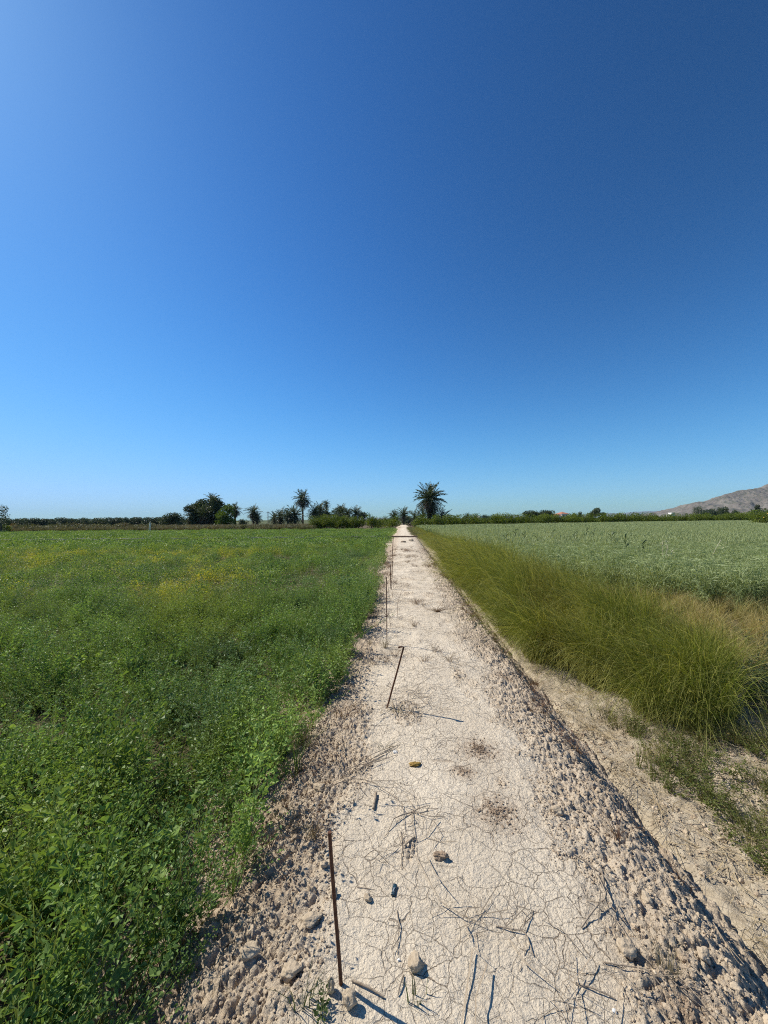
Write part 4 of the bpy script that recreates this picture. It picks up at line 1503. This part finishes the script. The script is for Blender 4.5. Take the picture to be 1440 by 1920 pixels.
# ------------------------------------------------------------------ the white heron in the left field
M_FEATHER = plain_mat("white_feather", (0.80, 0.77, 0.68), (0.86, 0.83, 0.75), 12, 0.8, 0.2, 0.2, 60)
M_BEAK = plain_mat("yellow_beak", (0.6, 0.38, 0.05), (0.7, 0.45, 0.08), 12, 0.5, 0.3)
bpos = at_depth(281, 990, 58)
hr = tag(empty("heron", (bpos.x, bpos.y, -.24), math.radians(-55)), "white heron standing in the far left field, neck stretched up, facing right", "heron")
J = [((0, 0, .66), .115), ((.13, 0, .73), .10), ((.20, 0, .82), .060), ((.20, 0, .92), .055), ((.15, 0, 1.02), .05), ((.13, 0, 1.12), .05), ((.16, 0, 1.20), .05), ((.22, 0, 1.225), .038), ((.27, 0, 1.215), .018),
     ((-.14, 0, .58), .085), ((-.30, 0, .48), .035),
     ((.0, .05, .52), .035), ((-.02, .055, .30), .016), ((.0, .055, .03), .014), ((.07, .055, .012), .010),
     ((.0, -.05, .52), .035), ((-.02, -.055, .30), .016), ((.0, -.055, .03), .014), ((.07, -.055, .012), .010)]
E = [(0, 1), (1, 2), (2, 3), (3, 4), (4, 5), (5, 6), (6, 7), (7, 8), (0, 9), (9, 10), (0, 11), (11, 12), (12, 13), (13, 14), (0, 15), (15, 16), (16, 17), (17, 18)]
me = bpy.data.meshes.new("body")
me.from_pydata([j[0] for j in J], E, [])
me.materials.append(M_FEATHER)
hr.scale = (1.35, 1.35, 1.3)
body = bpy.data.objects.new("body", me)
COL.objects.link(body)
body.parent = hr
sk = body.modifiers.new("skin", 'SKIN')
sk.use_smooth_shade = True
for i, (p, r) in enumerate(J):
    me.skin_vertices[0].data[i].radius = (r, r)
    me.skin_vertices[0].data[i].use_root = (i == 0)
body.modifiers.new("sub", 'SUBSURF').levels = 1
body.modifiers["sub"].render_levels = 1
link_mesh("beak", mesh_from(tube(T(), [[.275, 0, 1.215], [.34, 0, 1.207], [.40, 0, 1.20]], [.014, .009, .002], 6), "beak", True), M_BEAK, hr)

# ------------------------------------------------------------------ rods standing in the path
def rod(base_px, top_px, label, rad=0.0075, hook=None, lean_back=0.0, name="iron_rod", depth=None):
    b = on_path(*base_px)
    top = at_depth(top_px[0], top_px[1], b.y + lean_back)
    base = Vector((b.x, b.y, float(path_top(np.array([b.x]), np.array([b.y]))[0]) - .04))
    n = 7
    pts = np.array([base.lerp(top, i / (n - 1)) for i in range(n)])
    pts[1:-1, :2] += R.normal(0, 0.0008, (n - 2, 2))
    if hook:
        pts = np.vstack([pts, pts[-1] + np.array(hook) * .5 + [0, 0, .004], pts[-1] + np.array(hook)])
    o = link_mesh(name, mesh_from(tube(T(), pts, rad, 9), name, True), M_RUST)
    tag(o, label, "iron rod", "rusty iron rods set in a line along the path")
    return o


rod((641, 1848), (618, 1560), "nearest rusty iron rod, nearly upright beside the cracked clay", 0.0062)
rod((723.5, 1328), (757, 1213), "tilted iron rod with a small bent hook at its top, second along the path", 0.0070, hook=(-.045, 0, -.006))
rod((725.6, 1208), (724.5, 1082), "tall thin iron rod standing behind the tilted hooked one", 0.0052)
rod((733, 1105), (731.5, 1058), "short thick rod just left of the line of distant rods", 0.0085)
rod((734, 1106), (736, 1052), "rusty rod fourth along the line, beside the short thick one", 0.0055)
rod((735, 1072), (735.5, 1030), "rusty rod next behind the short thick one", 0.006)
rod((735.5, 1046), (736.5, 1014), "far rusty rod before the beam, last but one of the line", 0.0085)
rod((736, 1032), (738, 1009), "farthest rusty rod, its top reaching the wooden beam", 0.007)

M_STALKDRY = plain_mat("dry_stalk", (0.16, 0.09, 0.06), (0.30, 0.19, 0.13), 30, 0.9, 0.1)
for i in range(16):
    y = 5.2 * (28 / 5.2) ** ((i + R.uniform(0, .8)) / 16)
    x = (733 - 720) / 721 * y + R.normal(0, .05)
    base = Vector((x, y, float(path_top(np.array([x]), np.array([y]))[0]) - .02))
    h = R.uniform(.22, .5)
    t = T()
    lean = R.normal(0, .06, 2)
    u = np.linspace(0, 1, 6)
    pts = np.stack([lean[0] * u ** 2 + .006 * np.sin(u * 9), lean[1] * u ** 2, h * u], -1)
    tube(t, pts, np.linspace(.0035, .0018, 6), 5)
    for q in range(R.randint(2, 5)):
        z0 = R.uniform(.3, .9)
        a0, L = R.uniform(0, 6.28), R.uniform(.04, .12)
        p0 = np.array([lean[0] * z0 ** 2, lean[1] * z0 ** 2, h * z0])
        e = p0 + np.array([math.cos(a0) * L, math.sin(a0) * L, L * R.uniform(.2, .9)])
        tube(t, [p0, (p0 + e) / 2 + [0, 0, -.004], e], [.002, .0017, .001], 4)
    o = link_mesh("dry_stalk", mesh_from(t, "dry_stalk", True), M_STALKDRY)
    o.location = base
    tag(o, "thin brown dead stalk standing in the line of distant iron rods", "stalk", "dead stalks along the line of rods")

# ------------------------------------------------------------------ single things lying on the path
def ptop(px, py):
    p = on_path(px, py)
    return np.array([p.x, p.y, float(path_top(np.array([p.x]), np.array([p.y]))[0])])


def clod(px, py, size, label, seed, squash=(1, .9, .8), mat=None, rz=0.0, sink=.25, rough=.5):
    V, F = ico(4)
    RR = np.random.RandomState(seed)
    o3 = RR.uniform(0, 40, 3)
    d1, v1 = worley(V[:, 0] * 1.6 + V[:, 2] * .9 + o3[0], V[:, 1] * 1.6 - V[:, 2] * 1.1 + o3[1], seed)
    r = 1 + rough * (.55 * fbm(V[:, 0] * 1.2 + o3[0], V[:, 1] * 1.2 + V[:, 2] * 1.5 + o3[1], seed, 4) + .30 * (0.6 - d1) + .12 * fbm(V[:, 2] * 5 + o3[2], V[:, 0] * 5 - V[:, 1] * 4, seed + 3, 3))
    r = r * chip(V, RR, 16) + rough * (0.05 * fbm(V[:, 0] * 9 + o3[1], V[:, 2] * 9 + V[:, 1] * 5, seed + 7, 3) + 0.05 * fbm(V[:, 1] * 9 + o3[0], V[:, 2] * 7 - V[:, 0] * 6, seed + 8, 3))
    W = V * r[:, None] * np.array(squash) * size * (1.0 if size > .1 else .92)
    me = mesh_from(T().add(W, F), "clod", True)
    o = link_mesh("clod", me, mat or M_CLOD)
    p = ptop(px, py)
    o.location = (p[0], p[1], p[2] + size * squash[2] * (1 - 2 * sink))
    o.rotation_euler = (0, 0, rz)
    tag(o, label, "clod")
    return o


clod(781, 1812, .030, "largest clod on the clay, upright and ridged, casting a dark shadow", 1, (1.15, .95, .85), sink=.25)
clod(655, 1888, 0.0300, "squarish clod at the foot of the nearest iron rod", 2, (.8, .8, 1.1))
clod(620, 1862, 0.0208, "smaller upright clod left of the nearest rod's foot", 3, (.7, .8, 1.4))
clod(827, 1607, .034, "dark crumbly clod alone on the smooth clay", 5, (1, .7, .6), M_CLOD_BROWN, rough=.9)
clod(585, 1735, 0.0375, "flat pale slab of clay on the left shoulder", 6, (1.2, .8, .5), rz=.4)
clod(625, 1685, 0.0221, "rounded clod just right of the nearest rod's middle", 7)
clod(608, 1632, 0.0196, "small lumpy clod left of the nearest rod", 8)
clod(690, 1690, 0.0188, "dark-shaded clod between the nearest rod and the blue scrap", 9)
clod(563, 1410, 0.0315, "pale rounded clod at the edge of the weeds on the left shoulder", 10)
clod(600, 1480, 0.0325, "broad clod on the left shoulder below the dry stems", 11, (1.2, 1, .7))
clod(1213, 1690, 0.0270, "dark-shadowed clod on the right shoulder", 12, (1, 1, .9))
clod(1045, 1525, .030, "clod where the cracked clay meets the right shoulder", 13)
clod(1320, 1800, 0.0300, "lumpy clod near the lower right corner", 14)
clod(1175, 1790, .034, "small clod right of the forked twig", 15)
clod(545, 1835, 0.0338, "big crumbly clod at the foot of the left weeds near the bottom", 16, (1.1, .9, .8))
clod(470, 1800, 0.0350, "shaded clod against the left weeds", 17, (1.2, .9, .7))
clod(757, 1017, .14, "dark lump of earth in front of the wooden beam", 18, (1.3, .7, .6), M_CLOD_BROWN)
clod(771, 1015, .17, "grey boulder-like lump at the right end of the wooden beam", 19, (1, .8, .7))


def twig(pixels, label, r0=.004, r1=.002, lift=.006, branches=(), group=None, name="twig", mat=None):
    r0, r1, lift = r0 * .68, r1 * .68, lift * .6
    P = np.array([ptop(*q) for q in pixels])
    # finer polyline with a little wander
    n = max(6, 4 * len(P))
    u = np.linspace(0, len(P) - 1, n)
    Q = np.stack([np.interp(u, np.arange(len(P)), P[:, i]) for i in range(3)], -1)
    L = np.linalg.norm(P[-1] - P[0])
    Q[1:-1, :2] += np.cumsum(R.normal(0, .012 * L, (n - 2, 2)), 0) * .5 * np.sin(np.linspace(0, math.pi, n))[1:-1, None]
    Q[:, 2] += r0 + lift * np.sin(np.linspace(0, math.pi, n)) + .001
    t = T()
    tube(t, Q, np.linspace(r0, r1, n), 6)
    for (i0, q) in branches:
        e = ptop(*q)
        s = Q[int(i0 * (n - 1))]
        m = (s + e) / 2 + np.array([R.normal(0, .08) * L, R.normal(0, .08) * L, lift * 1.2])
        e = e + [0, 0, r1]
        bb = np.array([s, (s + m) / 2 + [0, 0, .002], m, (m + e) / 2, e])
        tube(t, bb, np.linspace(r0 * .7, r1 * .7, 5), 5)
    o = link_mesh(name, mesh_from(t, name, True), mat or M_TWIG)
    tag(o, label, "twig", group)
    return o


twig([(775, 1524), (740, 1540), (728, 1560)], "branched dry twig like a spread hand in the middle of the clay", .0045, .0025, .02,
     [(0, (760, 1490)), (0, (822, 1518)), (0, (835, 1532)), (0, (782, 1580)), (.1, (765, 1552)), (.3, (750, 1510)), (0, (806, 1512))])
twig([(705, 1488), (700, 1520)], "short thick stub of wood on the left of the clay", .011, .009, .004)
twig([(752, 1560), (753, 1600), (753, 1632)], "thin straight stem pointing down below the branched twig", .003, .002, .008, [(.1, (738, 1590)), (.2, (776, 1572))])
twig([(778, 1572), (758, 1590)], "thick curled piece of twig below the branched twig", .006, .005, .008)
twig([(744, 1710), (748, 1745), (745, 1790)], "thin dark stem below the blue scrap", .003, .0015, .01, [(.5, (733, 1780)), (.8, (738, 1800))])
twig([(660, 1842), (720, 1872)], "pale straight stick by the foot of the nearest rod", .006, .004, .006)
twig([(757, 1830), (746, 1868)], "short curved twig left of the largest clod", .004, .003, .012)
twig([(1125, 1622), (1138, 1690), (1090, 1742)], "forked twig casting a bold shadow on the right shoulder", .006, .004, .03, [(.5, (1100, 1690)), (.5, (1150, 1690)), (.2, (1085, 1625)), (.6, (1160, 1700))])
twig([(930, 1735), (985, 1750), (1000, 1790)], "bent twig lying on cracked clay right of centre", .0035, .0025, .012, [(.5, (978, 1705)), (.6, (983, 1790)), (.5, (1000, 1705))])
twig([(1078, 1840), (1155, 1872)], "long curved brown stem at the lower right", .0045, .003, .01)
twig([(1130, 1805), (1220, 1835), (1280, 1890)], "long dry stem running down the right shoulder", .0035, .002, .015)
twig([(1150, 1720), (1200, 1800), (1270, 1860), (1330, 1900)], "longest pale stem on the right shoulder", .003, .002, .015)
twig([(640, 1385), (645, 1410), (635, 1450)], "pale Y-shaped stem on the left shoulder", .006, .004, .02, [(.4, (632, 1390)), (.4, (652, 1395))])
twig([(615, 1400), (630, 1435), (645, 1452)], "curved whitish stem left of the Y-shaped one", .005, .003, .02)
twig([(620, 1478), (660, 1466), (700, 1474), (745, 1500)], "arched dry stem above the wooden stub", .004, .002, .03, [(.4, (690, 1495)), (.6, (780, 1495))])
twig([(735, 1318), (745, 1342)], "short pale stick near the tilted rod's foot", .008, .006, .01)
for i, (p, q) in enumerate((((640, 1458), (720, 1415)), ((645, 1450), (735, 1405)), ((655, 1455), (750, 1395)), ((650, 1440), (725, 1420)), ((640, 1465), (700, 1430)), ((665, 1450), (745, 1415)), ((660, 1435), (740, 1398)))):
    twig([p, ((p[0] + q[0]) / 2, (p[1] + q[1]) / 2 + R.uniform(-4, 4)), q], "grey dry stem in the bundle lying across the left side of the clay", .0035, .002, .02, group="grey dry stems in a bundle")
for i in range(6):
    px, py = R.uniform(640, 1100), R.uniform(1220, 1880)
    an, L = R.uniform(0, 3.14), R.uniform(12, 34) * (py - 960) / 700
    twig([(px, py), (px + L * math.cos(an), py + .5 * L * math.sin(an))], "small dry twig lying loose on the pale clay", .0022, .0014, .0012, group="small loose twigs on the clay")

# yellow-brown dried peel, dark blue plastic scrap, white pebbles
M_PEEL = plain_mat("dried_peel", (0.16, 0.09, 0.02), (0.36, 0.23, 0.05), 60, 0.7, 0.3, 0.6, 120)
o = clod(776, 1434, .030, "shrivelled yellow brown fruit peel on the clay", 31, (1.1, .9, .5), M_PEEL, rough=.9)
o.name = "fruit_peel"
o['category'] = "peel"
p = ptop(739, 1672)
M_BLUE = plain_mat("dark_blue_plastic", (0.008, 0.022, 0.035), (0.015, 0.05, 0.07), 90, 0.25, 0.5, 0.3, 200)
M_SILVER = plain_mat("silver_foil", (0.5, 0.55, 0.58), (0.65, 0.68, 0.7), 90, 0.35, 0.5)
root = tag(empty("plastic_wrapper", (p[0], p[1], p[2] + .005), -0.25), "small dark blue shiny plastic wrapper lying on the cracked clay", "wrapper")
root.scale = (.7, .75, .8)
nx, ny = 9, 17
gx, gy = np.meshgrid(np.linspace(-.0125, .0125, nx), np.linspace(-.03, .03, ny))
top = .006 * (1 - (gx / .0135) ** 4) + .002 * fbm(gx * 160, gy * 90, 5, 3)
V = np.concatenate([np.stack([gx * (1 + .08 * np.sin(gy * 120)), gy, top], -1).reshape(-1, 3), np.stack([gx, gy, -.004 + 0 * gx], -1).reshape(-1, 3)])
i = (np.arange(ny - 1)[:, None] * nx + np.arange(nx - 1)[None])
F = np.stack([i, i + 1, i + nx + 1, i + nx], -1).reshape(-1, 4)
F = np.concatenate([F, F[:, ::-1] + nx * ny])
rim = [j for j in range(nx)] + [nx * r + nx - 1 for r in range(1, ny)] + [nx * (ny - 1) + j for j in range(nx - 2, -1, -1)] + [nx * r for r in range(ny - 2, 0, -1)]
F = np.concatenate([F, np.array([[rim[k], rim[k] + nx * ny, rim[(k + 1) % len(rim)] + nx * ny, rim[(k + 1) % len(rim)]] for k in range(len(rim))])])
link_mesh("film", mesh_from(T().add(V, F), "film", True), M_BLUE, root)
t = T()
tube(t, [[-.006, -.02, .0085], [0, -.008, .009], [.004, .006, .0085]], .0009, 5)
tube(t, [[.005, -.022, .0085], [.001, -.012, .009], [-.006, .002, .009]], .0008, 5)
link_mesh("silver_crease", mesh_from(t, "silver_crease", True), M_SILVER, root)
M_WHITE = plain_mat("white_stone", (0.66, 0.64, 0.6), (0.78, 0.77, 0.74), 40, 0.7, 0.3)
for px, py, s, lab in ((742, 1410, .018, "white stone beside the bundle of grey stems"), (1152, 1893, .008, "small white stone near the bottom right of the path"), (748, 1800, .007, "tiny white stone left of the largest clod")):
    o = clod(px, py, s, lab, int(px), (1, .8, .7), M_WHITE, sink=.3)
    o.name = "pebble"
    o['category'] = "pebble"

# small plants and dry clumps on the path
M_TUFT = foliage_mat("tuft_leaf", (0.045, 0.075, 0.02), (0.10, 0.14, 0.04), stem=(.16, .17, .08), transl=.25)
M_DRYTUFT = foliage_mat("dry_tuft_leaf", (0.15, 0.12, 0.07), (0.30, 0.25, 0.15), stem=(.3, .25, .15), transl=.2)


def plant(px, py, tpl, mat, sc, label, rz=0.0, cat="weed", name="weed_tuft"):
    V, L, N, A = tpl
    me = make_mesh(name, V, L, N, {'part': A, 'tint': np.full(len(V), R.uniform(.3, .7))})
    o = link_mesh(name, me, mat)
    o.location = ptop(px, py) + [0, 0, -.004]
    o.scale = sc if not np.isscalar(sc) else (sc,) * 3
    o.rotation_euler = (0, 0, rz)
    return tag(o, label, cat)


plant(786, 1880, tuft_grass(701, 9, .07, .006, .5), M_TUFT, 1, "tiny green seedling with narrow leaves below the largest clod")
plant(600, 1905, clump_leafy(702, h=.13, n=6, nodes=5, leaf=.03, spread=.9), M_TUFT, .5, "broad green leaf weed at the bottom edge left of the nearest rod")
plant(565, 1890, tuft_grass(703, 16, .14, .004, .9), M_TUFT, 1, "thin grassy weed at the bottom left of the path")
plant(1250, 1835, tuft_grass(704, 40, .13, .0025, .9), M_DRYTUFT, 1, "dry wiry tuft on the right shoulder near the bottom")
plant(722, 1214, tuft_grass(705, 40, .15, .004, .9), M_DRYTUFT, 1, "grey green dry tuft at the foot of the tall thin rod")
plant(694, 1208, tuft_grass(706, 26, .10, .004, 1.1), M_DRYTUFT, 1, "small dry tuft left of the tall thin rod")
plant(820, 1148, tuft_grass(707, 110, .30, .005, 2.4), M_RED, (1.3, .5, .45), "dark reddish dry grass heap lying across the path", .1)
plant(745, 1335, tuft_grass(708, 40, .20, .004, 2.2), M_DRYTUFT, (1, .7, .35), "pale dry tuft collapsed by the tilted rod's foot")
plant(720, 1402, tuft_grass(709, 30, .16, .004, 2.2), M_DRYTUFT, (1, .8, .35), "flattened dry tuft above the bundle of grey stems")
plant(895, 1402, tuft_grass(710, 18, .05, .004, 1.2), M_RED, 1, "small dark weed in the middle of a brown crumb patch")
plant(1005, 1285, tuft_grass(711, 70, .22, .004, 1.6), M_RED, (1, 1, .6), "reddish dead weed on the lip of the ditch")
plant(1080, 1410, tuft_grass(712, 70, .20, .004, 1.6), M_RED, (1, 1, .6), "lower reddish dead weed further down the ditch lip")
plant(650, 1240, far_clump(713, 160, .16, .10, .015), M_RED, 1, "rusty red low weed against the field edge on the left shoulder")
plant(605, 1440, far_clump(714, 160, .13, .08, .012), M_RED, 1, "rust coloured low weed by the pale Y-shaped stem")

# pale-headed light green tuft in the gap of the grass bank
q = on_path(826, 1060)
M_PALEGR = foliage_mat("pale_seed_grass", (0.10, 0.15, 0.04), (0.18, 0.22, 0.07), stem=(.55, .48, .28), transl=.3)
o = link_mesh("grass_tuft", mesh_from(T().add(*(lambda d: (d[0], d[1].reshape(-1, 4)))(tuft_grass(720, 160, .60, .010, .7))), "grass_tuft"), M_PALEGR)
o.location = (q.x + .1, q.y, gz(q.x, q.y))
tag(o, "bright green grass tuft in the gap of the grass bank", "grass tuft")
q = at_depth(868, 1020, 14.5)
V, L, N, A = tuft_grass(721, 150, .85, .010, .5, 5)
o = link_mesh("seed_grass", make_mesh("seed_grass", V, L, N, {'part': np.clip(A * 2.4, 0, 1), 'tint': np.full(len(V), .6)}), M_PALEGR)
o.location = (q.x, q.y, -.3)
o.scale = (1.5, 1.2, 1)
tag(o, "straw-coloured seed heads standing at the far end of the grass bank", "seed grass")

# reeds and bleached stalks standing above the oats
M_REED = foliage_mat("reed_leaf", (0.035, 0.065, 0.025), (0.06, 0.10, 0.035), stem=(.07, .10, .04), transl=.25)
M_BLEACH = foliage_mat("bleached_stalk", (0.50, 0.45, 0.30), (0.62, 0.56, 0.40), stem=(.55, .5, .34), transl=.2)


def reed(px, py, Y, seed, mat, label, group=None, n=7, name="reed", wide=.03, lean=.35):
    RR = np.random.RandomState(seed)
    top = at_depth(px, py, Y)
    h = top.z + .3
    root = tag(empty(name, (top.x, top.y, -.3)), label, "reed" if name == "reed" else "stalk", group)
    link_mesh("stem", mesh_from(tube(T(), [[0, 0, 0], [.01, 0, h * .5], [.03, 0, h * .93]], [.007, .006, .003], 5), "stem"), mat, root)
    t = T()
    C, W = [], []
    for i in range(n):
        z = h * (0.62 + .36 * i / n)
        az = RR.normal(0.3, .9) if i % 3 else RR.normal(2.8, .6)
        d = np.array([math.cos(az), .4 * math.sin(az), 0])
        L = RR.uniform(.13, .22)
        b = np.array([.02, 0, z])
        C.append([b, b + d * L * lean + [0, 0, L * .5], b + d * L * lean * 2 + [0, 0, L * .75], b + d * L * lean * 3.2 + [0, 0, L * .62]])
        W.append(np.array([.6, 1, .8, .1]) * wide)
    blades(t, np.array(C), np.array(W), 0.0, RR)
    link_mesh("leaves", mesh_from(t, "leaves"), mat, root)
    return root


reed(1172, 1006, 13.5, 1, M_REED, "tallest dark reed standing above the oats near the middle of the field", n=9, wide=.035)
reed(1203, 1016, 12.5, 2, M_REED, "second dark reed right of the tallest one", n=6, wide=.035)
for i, (px, py, Y) in enumerate(((1112, 992, 19), (1146, 998, 17), (1076, 998, 17), (1006, 1001, 17), (982, 996, 19), (1034, 994, 19), (1098, 990, 21), (965, 992, 21), (1330, 1031, 13), (948, 1000, 17))):
    reed(px, py, Y, 10 + i, M_REED, "dark reed leaves rising above the oats on their path side", "reeds rising above the oats", n=6)


def bleached(px, py, Y, seed, label, n=12, lean=0.2):
    RR = np.random.RandomState(seed)
    top = at_depth(px, py, Y)
    h = top.z + .3
    root = tag(empty("dry_oat_stalk", (top.x - lean * h * .5, top.y, -.3)), label, "stalk")
    s = np.linspace(0, 1, 6)
    pts = np.stack([lean * h * .5 * s ** 2, 0 * s, h * s], -1)
    link_mesh("stem", mesh_from(tube(T(), pts, .005, 5), "stem"), M_BLEACH, root)
    t = T()
    P = pts[-1] + np.stack([RR.normal(0, .05, n) + .02, RR.normal(0, .04, n), -np.abs(RR.normal(0, .12, n))], -1)
    D = np.stack([RR.normal(0, .5, n), RR.normal(0, .5, n), -np.ones(n)], -1)
    leaves(t, P, D, np.full(n, .045), np.full(n, .02), RR, .2)
    link_mesh("seed_head", mesh_from(t, "seed_head"), M_BLEACH, root)


bleached(1243, 1012, 10.5, 1, "bleached oat stalk with loose pale seeds, left of the leaning one", 22, .05)
bleached(1253, 1020, 10.2, 2, "shorter bleached stalk next to the loose-seeded one", 16, .25)
bleached(1352, 1012, 10.5, 3, "pale stalk leaning to the right above the oats", 8, .7)

# ------------------------------------------------------------------ haze
HAZE = 0.000045
if HAZE:
    t = box(T(), -9000, 15000, -2500, 15500, -4.0, 285.0)
    me = mesh_from(t, "haze")
    k = Nodes("haze")
    v = k.n('VolumePrincipled')
    v.inputs['Color'].default_value = (0.56, 0.82, 1.0, 1)
    v.inputs['Density'].default_value = HAZE
    v.inputs['Anisotropy'].default_value = 0.0
    k.l(v.outputs[0], k.out.inputs['Volume'])
    k.m.cycles.homogeneous_volume = True
    o = link_mesh("haze", me, k.m)
    o.visible_shadow = True
    tag(o, "thin pale haze in the distance", "haze", kind='stuff')
